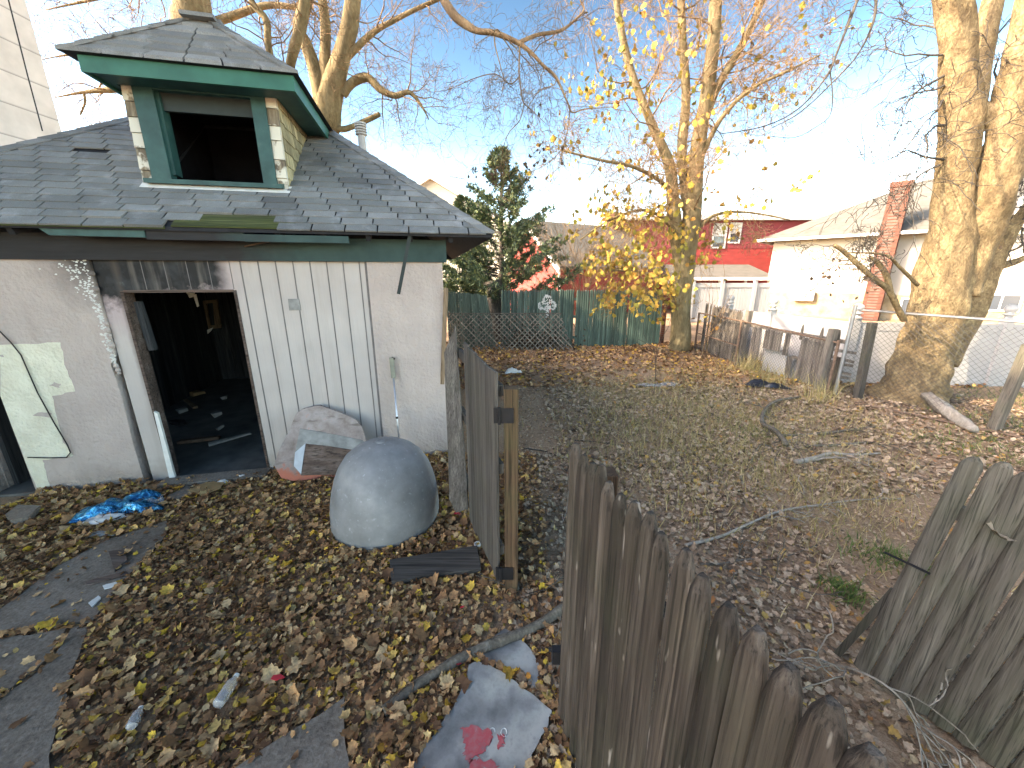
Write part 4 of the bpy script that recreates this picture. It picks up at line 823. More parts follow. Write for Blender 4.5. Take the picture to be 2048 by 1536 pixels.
# ------------------------------------------------------------ far green fence and lattice
GF0 = Vector((-1.98, 12.0, 0)); GF1 = Vector((4.86, 12.6, 0)); GD = (GF1 - GF0).normalized(); GFN = Vector((GD.y, -GD.x, 0))
def green_fence():
    L = (GF1 - GF0).length; q = random.Random(2)
    t = thing('green_fence', 'long dark green stockade fence across the end of the yard', 'fence', GF0); m = MB(); u = at(1004, 640, 12.25).x - GF0.x
    while u < L - .05:
        w = q.uniform(.066, .076); top = 1.72 + .02 * (u / L) + q.uniform(-.02, .02)
        if not (5.62 < u < 5.70) and not (3.9 < u < 3.98): rpicket(m, GF0 + GD * (u + w / 2), GD, GFN, w, top + .05, -.02, .022, q.uniform(-.006, .006), point=.07)
        elif u > 5: rpicket(m, GF0 + GD * (u + w / 2) - GFN * .02, GD, GFN, w * .6, 1.1, -.02, .015)
        u += w - .002
    m.build('picket_panel', M['greenfence'], t)
    r = MB()
    for z in (.3, .95, 1.5): r.bar(GF0 + GD * 2.1 - GFN * .03 + Vector((0, 0, z)), GF1 - GFN * .03 + Vector((0, 0, z)), .05, .08)
    r.build('rail', M['greenfence'], t)
    # painted clover, laid on the pickets
    cu = (at(1093, 612, 12.27) - GF0).dot(GD); cz = at(1093, 611, 12.27).z; s = MB(); u = -.30; yy = .028
    while u < .30:
        z = -.45
        while z < .34:
            def lobe(x, y): r = math.hypot((u - x) , (z - y)); return .085 < r < .15 or (r <= .09 and q.random() < .45)
            ins = lobe(-.14, -.02) or lobe(.14, -.02) or lobe(0, .17) or (abs(u - .03 * (z + .2)) < .045 and -.38 < z < -.05)
            if ins and q.random() < .8:
                p = GF0 + GD * (cu + u) + GFN * yy + Vector((0, 0, cz + z)); s.add([p, p + GD * .030, p + GD * .030 + Vector((0, 0, .028)), p + Vector((0, 0, .028))], [(0, 1, 2, 3)])
            z += .028
        u += .034
    s.build('painted_clover', M['whitepaint'], t)
    t2 = thing('green_fence', 'faded green stockade section sagging left behind the lattice', 'fence', GF0); m = MB(); u = 0
    while u < 1.42:
        w = q.uniform(.066, .076); le = -.02 - .16 * max(0, (u - .5)) ; rpicket(m, GF0 + GD * (u + w / 2) + Vector((0, 0, 0)), GD, GFN, w, 1.74 - .07 * u + q.uniform(-.02, .02), 0, .022, le, point=.05); u += w + .003
    m.build('picket_panel', M['greenfence_faded'], t2); MB().bar(GF0 - GFN * .03 + Vector((0, 0, .9)), GF0 + GD * 1.35 - GFN * .03 + Vector((0, 0, .85)), .05, .08).build('rail', M['greenfence_faded'], t2)
    e = GF1 + GD * .08; tag(MB().box((e.x - .05, e.y - .05, -.1), (e.x + .05, e.y + .05, 1.85)).build('fence_post', M['brick']), 'rusty brown post at the right end of the green fence', 'post')
green_fence()
def lattice():
    Y = 11.55; t = thing('lattice_panel', 'grey diagonal wooden lattice panel leaning before the green fence', 'lattice', (-.5, Y, 0)); m = MB()
    x0, x1 = at(895, 660, Y).x, at(1150, 660, Y).x; zt = at(980, 628, Y).z
    def clip(a, b):
        # keep the part of a-b inside the panel outline (right end is cut on a slant)
        out = []; N = 40
        for i in range(N + 1):
            p = a.lerp(b, i / N); xr = x1 - .02 - max(0, p.y - .05) * .38
            out.append(x0 < p.x < xr and .02 < p.y < zt)
        idx = [i for i, v in enumerate(out) if v]
        return (a.lerp(b, idx[0] / N), a.lerp(b, idx[-1] / N)) if len(idx) > 1 else None
    st = .155
    for k in range(-14, 40):
        for s in (1, -1):
            a = Vector((x0 + k * st, 0)); b = a + Vector((s * zt * 1.0, zt)) if s > 0 else a + Vector((-zt, zt))
            c = clip(a, b)
            if c:
                lean = lambda p: Vector((p.x, Y + p.y * .16 + (.012 if s > 0 else 0), p.y))
                m.bar(lean(c[0]), lean(c[1]), .032, .009, (0, 1, 0))
    m.bar((x0, Y + zt * .16, zt), (x1 - .4, Y + zt * .16, zt), .03, .03); m.build('laths', M['lattice'], t)
    # heap of leaves and twigs behind the lattice
    n = 900; c = at(1085, 680, 11.85); P = np.stack([rng.normal(c.x - .3, .55, n), rng.normal(11.95, .12, n), np.abs(rng.normal(.1, .25, n))], 1)
    kind(leaves('leaf_heap', P, rng.uniform(.05, .11, n), M['dleaf'], .7, LEAF_S), 'stuff', 'heap of dark leaves piled behind the lattice')
lattice()

# ------------------------------------------------------------ right boundary
def chain(mb, a, b, z0, z1, st=.075, r=.0022):
    a = Vector(a); b = Vector(b); d = (b - a); L = d.length; d.normalize(); H = z1 - z0; k = int((L + H) / st)
    for i in range(k + 1):
        for s in (1, -1):
            u0 = i * st - (H if s > 0 else 0); p = [(u0, 0), (u0 + H, H)] if s > 0 else [(u0, 0), (u0 - H, H)]
            (ua, za), (ub, zb) = p
            f = lambda t: (ua + (ub - ua) * t, za + (zb - za) * t)
            t0 = t1 = None; lo, hi = 0.0, 1.0
            du = ub - ua
            ta, tb = sorted(((0 - ua) / du, (L - ua) / du)); lo, hi = max(lo, ta), min(hi, tb)
            if hi - lo < .02: continue
            q0, q1 = f(lo), f(hi); mb.tube([a + d * q0[0] + Vector((0, 0, z0 + q0[1])), a + d * q1[0] + Vector((0, 0, z0 + q1[1]))], r, 3, False)
def right_boundary():
    A = Vector((5.58, 11.6, 0)); Bp = Vector((5.70, 9.6, 0)); C = Vector((6.08, 7.1, 0))
    t = thing('chain_link_fence', 'low chain link fence with rusty rails before the broken stockade', 'fence', A); m = MB(); chain(m, A, Bp, .02, 1.12); chain(m, Bp, C, .02, 1.02); m.build('mesh', M['wire'], t)
    r = MB(); z = lambda h: Vector((0, 0, h)); r.tube([A + z(1.14), Bp + z(1.12), C + z(1.0)], .018, 8); r.tube([A + z(.55), Bp + z(.5)], .016, 6); r.build('rail', M['rustpipe'], t)
    for p_, h_ in ((Bp, 1.15), (C, 1.05), (A, 1.15)): MB().tube([p_, p_ + z(h_)], .027, 8).build('post', M['rustpipe'], t)
    # old stockade boards behind it
    off = Vector((.18, .03, 0)); t = thing('broken_stockade', 'broken brown stockade fence with missing boards behind the chain link', 'fence', A + off); m = MB(); q = random.Random(6); d = (Bp - A).normalized(); n = Vector((-d.y * -1, d.x * -1, 0)); n = Vector((d.y, -d.x, 0)); n = n if n.x < 0 else -n
    u = .05
    while u < 1.75: rpicket(m, A + off + d * u, d, n, .075, 1.42 - .05 * u + q.uniform(-.03, .03), 0, .02, 0, point=.09); u += .079 if u > .35 or u < .12 else .16
    d2 = (C - Bp).normalized(); n2 = Vector((d2.y, -d2.x, 0)); n2 = n2 if n2.x < 0 else -n2; wht = MB()
    for u0, u1, lo, hi in ((.22, .5, 0, 1.02), (.62, 1.12, .55, 1.0), (1.2, 1.28, .5, 1.0), (1.62, 2.25, .0, .98), (1.35, 1.45, 0, .5), (.28, .4, 0, .55)):
        u = u0
        while u < u1: rpicket(m, Bp + off + d2 * u, d2, n2, .07, hi + q.uniform(-.02, .02), lo, .018, 0, point=.02); u += .072
    for u in (1.55, 2.0, 2.35): rpicket(m, Bp + off + d2 * u, d2, n2, .07, 1.22, .9, .018, 0, point=.12)
    for u in (2.36, 2.45): m.bar(Bp + off + d2 * u, Bp + off + d2 * u + z(.62 + (u - 2.36)), .14, .03)
    m.build('board', M['oldstockade'], t); r = MB(); r.bar(Bp + off - n2 * .03 + z(1.02), C + off - n2 * .03 + z(1.0), .04, .07); r.bar(Bp + off + d2 * 1.4 - n2 * .03 + z(.5), C + off - n2 * .03 + z(.48), .04, .06)
    for k in range(5): r.bar(C + off - d2 * .25 + z(.3 + k * .13), C + off + d2 * .12 + Vector((.1, 0, .34 + k * .12 - .05 * (k % 2))), .02, .05)
    r.build('rail', M['oldstockade'], t)
    b1 = Bp + off * .4; MB().bar(b1, b1 + Vector((.08, -.02, 1.38)), .15, .12).build('post', M['oldstockade'], t, bevel=.01); c1 = C + Vector((-.06, .16, 0)); MB().bar(c1, c1 + Vector((.05, 0, 1.24)), .13, .12).build('post', M['oldstockade'], t, bevel=.01)
    w = Bp + off * 1.6; tag(MB().hexa([w + d2 * .55, w + d2 * 1.75, w + d2 * 1.75 + Vector((.02, 0, 0)), w + d2 * .55 + Vector((.02, 0, 0)), w + d2 * .55 + z(.62), w + d2 * 1.75 + z(.46), w + d2 * 1.75 + Vector((.02, 0, .46)), w + d2 * .55 + Vector((.02, 0, .62))]).build('white_board', M['vinyl']), 'white board standing behind the chain link mesh at ground level', 'board')
    # tall chain link
    D0 = Vector((6.15, 7.0, 0)); D1 = Vector((7.45, 4.9, 0)); D2 = Vector((9.6, 1.4, 0)); t = thing('chain_link_fence', 'taller chain link fence with galvanised top rail around the big tree', 'fence', D0); m = MB(); chain(m, D0, D2, .03, 1.5, .08, .0024); m.build('mesh', M['wire'], t)
    r = MB(); r.tube([D0 + z(1.62), D0.lerp(D2, .5) + z(1.55), D2 + z(1.5)], .021, 8); r.build('top_rail', M['metal'], t); MB().tube([D0, D0 + z(1.7)], .032, 10).build('post', M['metal'], t); MB().tube([D0 + z(.03) + Vector((-.25, -.2, 0)), D0.lerp(D2, .55) + Vector((-.25, -.1, .05))], .018, 6).build('bottom_pipe', M['rustpipe'], t)
    for px, py, px2, py2, lab in ((1715, 798, 1745, 645, 'dark weathered timber post beside the foot of the big tree'), (1985, 862, 2060, 690, 'leaning grey green timber post at the right edge near the log')):
        a = G(px, py); b = at(px2, py2, a.y); tag(MB().bar(a + Vector((0, 0, -.1)), b, .12, .11).build('timber_post', M['picket_grey'], bevel=.01), lab, 'post')
right_boundary()
def vinyl_fence():
    pts = [Vector((6.35, 11.4, 0)), Vector((6.62, 9.9, 0)), Vector((7.05, 7.95, 0)), Vector((9.75, 7.62, 0)), Vector((12.6, 7.3, 0))]
    zt = 1.3; t = thing('white_vinyl_fence', 'white vinyl privacy fence with ball capped posts behind the chain link', 'fence', pts[0])
    pn = MB(); rl = MB()
    for a, b in zip(pts[:-1], pts[1:]):
        pn.bar(a + Vector((0, 0, .62)), b + Vector((0, 0, .62)), .035, 1.16); rl.bar(a + Vector((0, 0, 1.2)), b + Vector((0, 0, 1.2)), .055, .16); rl.bar(a + Vector((0, 0, .08)), b + Vector((0, 0, .08)), .055, .14)
    pn.build('panel', M['vinyl'], t); rl.build('rail', M['vinyl'], t)
    for p in pts:
        m = MB(); m.box((p.x - .07, p.y - .07, -.1), (p.x + .07, p.y + .07, 1.36)); po = m.build('post', M['vinyl'], t); c = p + Vector((0, 0, 1.36))
        MB().lathe(c, [(.10, 0), (.10, .03), (.06, .05), (.06, .09), (.10, .10), (.10, .12), (.05, .14), (.085, .18), (.1, .22), (.085, .265), (.04, .3), (0, .305)], 14).build('ball_cap', M['vinyl'], po, smooth=True)
    Y = 19.0; x0 = at(1375, 600, Y).x; x1 = at(1536, 600, Y).x; zt = at(1450, 566, Y).z; t = thing('white_vinyl_fence', 'tall white vinyl fence in front of the red house porch', 'fence', (x0, Y, 0)); pn = MB(); x = x0
    while x < x1: pn.box((x, Y, 0), (x + .14, Y + .03, zt - .05)); x += .15
    pn.build('panel', M['vinyl'], t); MB().box((x0, Y - .03, zt - .2), (x1, Y + .06, zt)).box((x0, Y - .03, .05), (x1, Y + .06, .2)).build('rail', M['vinyl'], t)
    for px in (1383, 1441, 1505): x = at(px, 600, Y).x; MB().box((x - .07, Y - .08, -.1), (x + .07, Y + .06, zt + .12)).box((x - .1, Y - .11, zt + .121), (x + .1, Y + .09, zt + .16)).build('post', M['vinyl'], t)
vinyl_fence()

# ------------------------------------------------------------ trees
class Twigs:
    """gathers branch tubes and turns them into one mesh"""
    def __init__(s): s.b = {}; s.tips = []
    def add(s, P, r, n): s.b.setdefault((len(P), n), []).append((np.array(P, np.float32), np.array(r, np.float32)))
    def mesh(s, name, mat, parent):
        VV = []; FF = []; o = 0
        for (k, n), L in s.b.items():
            P = np.stack([a for a, _ in L]); Rr = np.stack([b for _, b in L]); D = np.gradient(P, axis=1); D /= np.linalg.norm(D, axis=2, keepdims=True) + 1e-9
            ref = np.array([.37, .21, .9], np.float32); X = np.cross(D, ref); X /= np.linalg.norm(X, axis=2, keepdims=True) + 1e-9; Yv = np.cross(D, X)
            a = np.arange(n) * 2 * np.pi / n; V = P[:, :, None] + (X[:, :, None] * np.cos(a)[None, None, :, None] + Yv[:, :, None] * np.sin(a)[None, None, :, None]) * Rr[:, :, None, None]
            m = len(L); i = np.arange(k - 1)[:, None] * n; j = np.arange(n)[None, :]; j2 = (j + 1) % n
            q = np.stack([i + j, i + j2, i + n + j2, i + n + j], -1).reshape(-1, 4); F = q[None] + (np.arange(m) * k * n)[:, None, None] + o
            VV.append(V.reshape(-1, 3)); FF.append(F.reshape(-1, 4)); o += m * k * n
        return npmesh(name, np.concatenate(VV), np.concatenate(FF), mat, parent, True)
def grow(T, p, d, L, r, lv, q, kids=(6, 5, 4), droop=0.0, wob=.32, up=.1, spread=.95, rmin=.0042):
    n = 6 if lv < 2 else 4; P = [p.copy()]; d = d.normalized(); Dl = [d.copy()]
    for i in range(n):
        d = (d + Vector((q.gauss(0, wob), q.gauss(0, wob), q.gauss(0, wob) + up - droop * (i + 1) / n))).normalized(); p = p + d * (L / n); P.append(p.copy()); Dl.append(d.copy())
    Rr = [max(rmin, r * (1 - .72 * i / n)) for i in range(n + 1)]
    T.add(P, Rr, 6 if r > .03 else (4 if r > .01 else 3))
    if lv >= len(kids): T.tips.append((P[-1], Dl[-1])); T.tips.append((P[-2], Dl[-2])); return
    for c in range(kids[lv]):
        f = q.uniform(.2, 1.0) if c else 1.0; i = min(n, max(1, int(f * n))); dd = Dl[i]; ax = Vector((q.gauss(0, 1), q.gauss(0, 1), q.gauss(0, 1))); ax = (ax - dd * ax.dot(dd)).normalized(); ang = q.gauss(spread, .2) if c else q.uniform(.1, .4)
        grow(T, P[i], dd * math.cos(ang) + ax * math.sin(ang), L * q.uniform(.42, .68), Rr[i] * q.uniform(.42, .62), lv + 1, q, kids, droop, wob, up, spread, rmin)
def smooth_path(pts, sub=5):
    """Catmull-Rom through (Vector, radius) pairs"""
    out = []; n = len(pts)
    for i in range(n - 1):
        p0, p1, p2, p3 = pts[max(i - 1, 0)], pts[i], pts[i + 1], pts[min(i + 2, n - 1)]
        for j in range(sub):
            t = j / sub; f = lambda a, b, c, d: .5 * ((2 * b) + (c - a) * t + (2 * a - 5 * b + 4 * c - d) * t * t + (3 * b - a - 3 * c + d) * t ** 3)
            out.append((f(p0[0], p1[0], p2[0], p3[0]), f(p0[1], p1[1], p2[1], p3[1])))
    out.append(pts[-1]); return out
def limb(mb, pts, n=14, rough=.06, seed=0, sub=5, flare=False):
    q = random.Random(seed); S = smooth_path(pts, sub); k = len(S); vs = []; x = None; ph = [q.uniform(0, 6.28) for _ in range(6)]
    for i, (p, r) in enumerate(S):
        d = (S[min(i + 1, k - 1)][0] - S[max(i - 1, 0)][0]).normalized(); x = Vector((.31, .9, .27)) if x is None else x; x = (x - d * x.dot(d)).normalized(); y = d.cross(x)
        for j in range(n):
            a = 2 * math.pi * j / n; w = 1 + rough * (math.sin(3 * a + ph[0] + i * .35) + .7 * math.sin(5 * a + ph[1] - i * .5) + .6 * math.sin(2 * a + ph[2] + i * .9)) + q.gauss(0, rough * .25)
            vs.append(p + (x * math.cos(a) + y * math.sin(a)) * r * w)
    mb.add(vs, [(i * n + j, i * n + (j + 1) % n, (i + 1) * n + (j + 1) % n, (i + 1) * n + j) for i in range(k - 1) for j in range(n)] + [tuple(range(n))[::-1], tuple(range((k - 1) * n, k * n))])
    return S
def spawn(T, S, q, cnt, L, t0=.2, t1=1.0, rf=.35, rmax=.05, kids=(5, 4, 3), bias=None, **k):
    for c in range(cnt):
        i = int(q.uniform(t0, t1) * (len(S) - 1)); p, r = S[i]; d = (S[min(i + 1, len(S) - 1)][0] - S[max(0, i - 1)][0]).normalized(); ax = Vector((q.gauss(0, 1), q.gauss(0, 1), q.gauss(0, .6)))
        if bias: ax += Vector(bias)
        ax = (ax - d * ax.dot(d)).normalized(); dd = d * q.uniform(.2, .8) + ax
        grow(T, p, dd, L * q.uniform(.6, 1.2), min(rmax, r * rf), 0, q, kids, **k)
def px(path, Y=None): return [(at(a[0], a[1], a[3] if len(a) > 3 else Y), a[2]) for a in path]
def mid_tree():
    q = random.Random(21); Y = 11.75; b = at(1358, 700, Y); b.z = 0; t = thing('maple_tree', 'many stemmed maple with last yellow leaves at the end of the green fence', 'tree', b); m = MB(); T = Twigs()
    base = [(b + Vector((0, 0, -.15)), .40), (b + Vector((0, 0, .12)), .33), (b + Vector((0, 0, .5)), .29)]
    A = base + px([(1362, 600, .28), (1372, 510, .27), (1384, 430, .23), (1396, 300, .19), (1412, 200, .165), (1424, 100, .16), (1432, 0, .14), (1440, -150, .11), (1446, -350, .07)], Y)
    Bs = px([(1366, 545, .2), (1352, 470, .19), (1346, 400, .17), (1338, 330, .14), (1300, 240, .11), (1262, 140, .09), (1235, 20, .08), (1225, -120, .06)], Y)
    Cs = px([(1380, 450, .16), (1370, 370, .14, 11.9), (1364, 300, .13, 12), (1372, 200, .12, 12), (1366, 100, .10, 12), (1362, 0, .09, 12), (1350, -150, .06, 12)], Y)
    Ds = px([(1404, 250, .14), (1432, 180, .11), (1478, 100, .09), (1512, 30, .08), (1550, -60, .06), (1600, -160, .05)], Y)
    Es = px([(1372, 420, .07), (1330, 370, .055, 11.4), (1270, 335, .045, 11), (1200, 320, .035, 10.7), (1120, 300, .02, 10.5)], Y)
    Fs = px([(1395, 330, .08), (1440, 240, .06, 11.5), (1500, 180, .045, 11.2), (1580, 140, .03, 11), (1640, 110, .018, 10.8)], Y)
    Gs = px([(1364, 640, .07), (1352, 600, .06, 11.5), (1330, 570, .05, 11.2), (1290, 545, .035, 11.0), (1220, 540, .02, 10.9)], Y)
    Hs = px([(1374, 500, .07), (1340, 450, .05, 11.5), (1290, 420, .04, 11.2), (1220, 440, .03, 11), (1160, 480, .018, 10.9)], Y)
    Is = px([(1384, 470, .06), (1430, 430, .045, 11.5), (1500, 425, .03, 11.3), (1580, 440, .015, 11.1)], Y)
    for i, l in enumerate((A, Bs, Cs, Ds, Es, Fs, Gs, Hs, Is)):
        S = limb(m, l, 14 if i < 4 else 8, .05, i)
        spawn(T, S, q, (28, 18, 18, 16, 14, 14, 9, 12, 11)[i], (2.2, 1.9, 1.9, 1.8, 1.3, 1.4, .9, 1.1, 1.1)[i], .35 if i == 0 else .2, kids=(5, 5, 3), rmax=.026, up=.02, wob=.26)
    m.build('trunk', M['barkA'], t, smooth=True); T.mesh('branches', M['barkC'], t)
    P = []
    for p, d in T.tips:
        low = p.z < 3.9 and p.x < 5.6
        if q.random() < (.10 if low and p.z < 3.4 else (.05 if low else .018 + (.012 if p.x < 4.6 and p.z > 6 else 0))):
            for c in range(q.randint(2, 5) if low else q.randint(1, 3)): P.append(p + Vector((q.gauss(0, .09), q.gauss(0, .09), q.gauss(-.03, .08))))
    for (cx, cy, cY, s, n) in ((1300, 555, 10.9, .55, 70), (1220, 540, 10.9, .5, 60), (1370, 470, 11.2, .35, 40), (1330, 510, 11.1, .55, 45), (1270, 455, 11.1, .55, 45), (1390, 520, 11.3, .2, 25), (1225, 390, 11, .45, 50), (1300, 60, 11.5, .7, 40), (1230, 110, 11, .5, 25), (1215, 190, 11, .45, 45), (1290, 190, 11.3, .5, 16), (1170, 175, 10.8, .3, 20), (1430, 640, 11.0, .25, 22), (1350, 330, 11.4, .5, 50)):
        c = at(cx, cy, cY)
        for _ in range(n): P.append(c + Vector((q.gauss(0, s), q.gauss(0, s), q.gauss(0, s * .45))))
    P = np.array(P); leaves('leaves', P, rng.uniform(.10, .18, len(P)), M['yleaf'], .8, LEAF, .8, t, True)
mid_tree()
def big_tree():
    q = random.Random(31); Y = 6.75; b = Vector((7.42, 6.85, 0)); t = thing('old_maple_tree', 'huge forked old tree with thick rough trunk beyond the chain link fence', 'tree', b); m = MB(); T = Twigs()
    A = [(b + Vector((-.02, 0, -.15)), .66), (b + Vector((0, 0, .1)), .52), (b + Vector((.02, 0, .35)), .44), (b + Vector((.04, 0, .8)), .40)] + px([(1868, 640, .36), (1884, 560, .355), (1898, 480, .30), (1906, 400, .235), (1916, 300, .235), (1922, 220, .24), (1917, 140, .205), (1912, 60, .195), (1905, -40, .195), (1900, -200, .17), (1890, -420, .14)], Y)
    Bs = px([(1905, 590, .30), (1938, 510, .29), (1964, 440, .275, 6.65), (1990, 370, .26, 6.55), (2008, 300, .225, 6.5), (2018, 230, .2, 6.5), (2030, 160, .19, 6.5), (2054, 60, .18, 6.5), (2085, -60, .17, 6.5), (2120, -240, .13, 6.5)], Y)
    Xs = px([(1935, 225, .19), (1972, 232, .17, 6.65), (2015, 245, .17, 6.55)], Y)
    Cs = px([(1955, 235, .10, 7.1), (1962, 150, .11, 7.3), (1975, 60, .13, 7.4), (1990, -40, .12, 7.5), (2010, -160, .10, 7.6)], Y)
    Ds = px([(1898, 730, .12, 6.95), (1922, 680, .13, 7.05), (1952, 625, .13, 7.15), (1978, 562, .12, 7.2), (2000, 507, .11, 7.25), (2030, 450, .09, 7.3), (2075, 390, .07, 7.3), (2130, 330, .05, 7.3)], Y)
    D2 = px([(1990, 535, .07, 7.2), (2040, 520, .05, 7.2), (2100, 490, .04, 7.2)], Y)
    D3 = px([(2002, 505, .07, 7.25), (1995, 450, .05, 7.25), (2020, 400, .035, 7.25), (2050, 340, .015, 7.2)], Y)
    Es = px([(1808, 640, .045, 6.45), (1790, 605, .045, 6.4), (1775, 578, .042, 6.35), (1745, 555, .04, 6.3), (1715, 528, .036, 6.3), (1690, 505, .032, 6.3), (1668, 490, .026, 6.3)], Y)
    E2 = px([(1782, 590, .045, 6.4), (1772, 550, .04, 6.4), (1755, 525, .035, 6.4), (1740, 515, .02, 6.4)], Y)
    E3 = px([(1835, 570, .03, 6.5), (1800, 535, .024, 6.4), (1770, 510, .018, 6.3), (1700, 505, .008, 6.2)], Y)
    Fs = px([(1905, -60, .06, 6.6), (1830, -130, .045, 6), (1760, -70, .03, 5.4), (1722, -15, .016, 5), (1700, 40, .013, 4.9), (1672, 110, .011, 4.8), (1655, 150, .010, 4.8), (1600, 215, .008, 4.8), (1530, 252, .006, 4.8), (1440, 268, .004, 4.8)], Y)
    F2 = px([(1752, -20, .015, 5), (1748, 40, .012, 5), (1715, 110, .009, 5), (1660, 170, .008, 5), (1600, 225, .006, 5), (1545, 255, .004, 5)], Y)
    F3 = px([(1660, 142, .007, 4.8), (1665, 190, .006, 4.8), (1660, 230, .005, 4.8), (1635, 252, .005, 4.8), (1590, 275, .004, 4.8), (1540, 272, .003, 4.8)], Y)
    F4 = px([(1690, 60, .008, 4.9), (1700, 20, .006, 4.9), (1660, 45, .005, 4.9), (1648, 50, .003, 4.9)], Y)
    for i, l in enumerate((A, Bs, Xs, Cs, Ds, D2, D3, Es, E2, E3)):
        S = limb(m, l, 30 if i < 2 else (18 if i < 4 else 10), .05 if i < 4 else .06, 40 + i, 8)
        if i not in (2,): spawn(T, S, q, (0, 0, 0, 8, 10, 8, 8, 7, 4, 3)[i], (1.4, 1.4, 0, 1.5, .7, .7, .6, .45, .35, .4)[i], .45, kids=(4, 4, 2), rmax=.022, wob=.28)
    for (x, y, x2, y2) in ((1890, 170, 1800, 200), (1885, 110, 1790, 110), (1890, 60, 1800, 30), (1885, 200, 1810, 260), (1890, 150, 1780, 160), (1895, 250, 1790, 270), (1880, 330, 1790, 360), (1890, 320, 1800, 330), (1990, 180, 2040, 120)):
        p = at(x, y, Y); e = at(x2, y2, Y - q.uniform(-.6, .8)); grow(T, p, e - p, (e - p).length * 1.3, .02, 0, q, (6, 4, 3), .16, .22, .02, .8)
    mt = MB()
    for i, l in enumerate((Fs, F2, F3, F4)):
        S = limb(mt, l, 6, .03, 60 + i, 4); spawn(T, S, q, (14, 12, 5, 4)[i], .35, .35, kids=(3, 2), rmax=.006, wob=.3, rmin=.0016)
    m.build('trunk', M['barkB'], t, smooth=True); mt.build('hanging_limb', M['barkD'], t, smooth=True); T.mesh('branches', M['barkD'], t)
    P = []
    for cx, cy, n, s in ((1655, 55, 3, .05), (1668, 122, 2, .03), (2035, 430, 12, .15), (1700, 570, 14, .15), (1660, 545, 10, .12)):
        c = at(cx, cy, 4.85 if cy < 300 else 6.3); P += [c + Vector((q.gauss(0, s), q.gauss(0, s), q.gauss(0, s))) for _ in range(n)]
    leaves('dead_leaves', np.array(P), rng.uniform(.05, .08, len(P)), M['dleaf'], .9, LEAF, 1.5, t, True)
big_tree()
def back_trees():
    q = random.Random(51); Y = 11.2; b = at(650, 330, Y); b.z = 0; t = thing('bare_maple_tree', 'bare lit maple rising behind the garage with a limb arching over the yard', 'tree', b); m = MB(); T = Twigs()
    A = [(b + Vector((0, 0, -.2)), .6), (b + Vector((0, 0, 1.5)), .5)] + px([(648, 300, .46), (652, 240, .44), (665, 180, .36), (685, 110, .27), (700, 40, .25), (708, -40, .22), (715, -180, .18), (730, -350, .15)], Y) + [(b + Vector((2.2, .3, 14)), .11), (b + Vector((3.2, .6, 18)), .06)]
    Bs = px([(650, 225, .3), (632, 150, .22), (612, 90, .19), (600, 60, .19), (612, 0, .18), (625, -80, .15), (640, -200, .1)], Y)
    B2 = px([(655, 190, .2), (650, 120, .17), (650, 50, .15), (640, -30, .13), (620, -140, .1)], Y) + [(b + Vector((-.8, .6, 13)), .08), (b + Vector((-1.5, .2, 16.5)), .05)]
    Cs = px([(685, 190, .14), (705, 165, .14), (735, 155, .13), (760, 178, .11), (790, 192, .09), (820, 185, .07), (845, 215, .04), (858, 240, .012)], Y)
    C2 = px([(690, 120, .1), (740, 70, .09), (790, 40, .07), (850, 10, .06), (920, -20, .04)], Y)
    C3 = px([(660, 255, .1), (690, 258, .09), (730, 242, .085), (760, 228, .075)], Y)
    Ds = px([(568, 235, .13, 9.9), (574, 180, .13, 9.8), (580, 140, .12, 9.5), (585, 110, .12, 9.3), (598, 60, .13, 9.2), (610, 0, .12, 9.2), (616, -80, .1, 9.2)], Y)
    D2 = px([(552, 200, .1, 9.8), (544, 140, .1, 9.8), (536, 85, .09, 9.8), (532, 40, .09, 9.8), (505, 8, .07, 9.8), (490, -30, .05, 9.8)], Y)
    O = px([(715, -180, .15), (770, -160, .12, 8.6), (830, -90, .10, 7.0), (875, -20, .082, 6.2), (905, 25, .078, 5.9), (930, 48, .074, 5.8), (955, 62, .052, 5.7), (990, 66, .048, 5.6), (1037, 86, .042, 5.5), (1065, 108, .032, 5.45), (1085, 130, .028, 5.4), (1112, 155, .024, 5.4), (1135, 205, .016, 5.35), (1145, 225, .014, 5.35), (1170, 218, .01, 5.3), (1220, 215, .006, 5.3)], Y)
    O2 = px([(1037, 86, .036, 5.5), (1075, 70, .032, 5.6), (1120, 62, .028, 5.8), (1150, 40, .022, 6), (1168, 20, .018, 6.1), (1160, 0, .012, 6.1), (1150, -40, .008, 6.1)], Y)
    O3 = px([(1040, 88, .015, 5.5), (1038, 140, .013, 5.45), (1042, 180, .011, 5.4), (1048, 206, .010, 5.4), (1065, 222, .007, 5.3), (1095, 250, .004, 5.3)], Y)
    O4 = px([(1037, 155, .011, 5.45), (1020, 168, .010, 5.4), (990, 148, .009, 5.4), (945, 158, .007, 5.4), (900, 178, .005, 5.4), (860, 185, .003, 5.4)], Y)
    O5 = px([(1048, 206, .009, 5.4), (1040, 240, .008, 5.4), (1018, 265, .007, 5.4), (1005, 300, .005, 5.4), (1002, 330, .004, 5.4), (970, 345, .003, 5.4)], Y)
    O6 = px([(1112, 155, .010, 5.4), (1108, 170, .008, 5.4), (1080, 180, .008, 5.4), (1065, 200, .006, 5.4), (1050, 225, .004, 5.4)], Y)
    O7 = px([(1140, 215, .009, 5.35), (1135, 260, .008, 5.3), (1122, 300, .006, 5.3), (1090, 330, .004, 5.3), (1060, 345, .003, 5.3)], Y)
    O8 = px([(990, 66, .014, 5.6), (990, 90, .012, 5.6), (1003, 140, .009, 5.5), (1008, 165, .006, 5.5), (1000, 200, .004, 5.5), (985, 225, .003, 5.5)], Y)
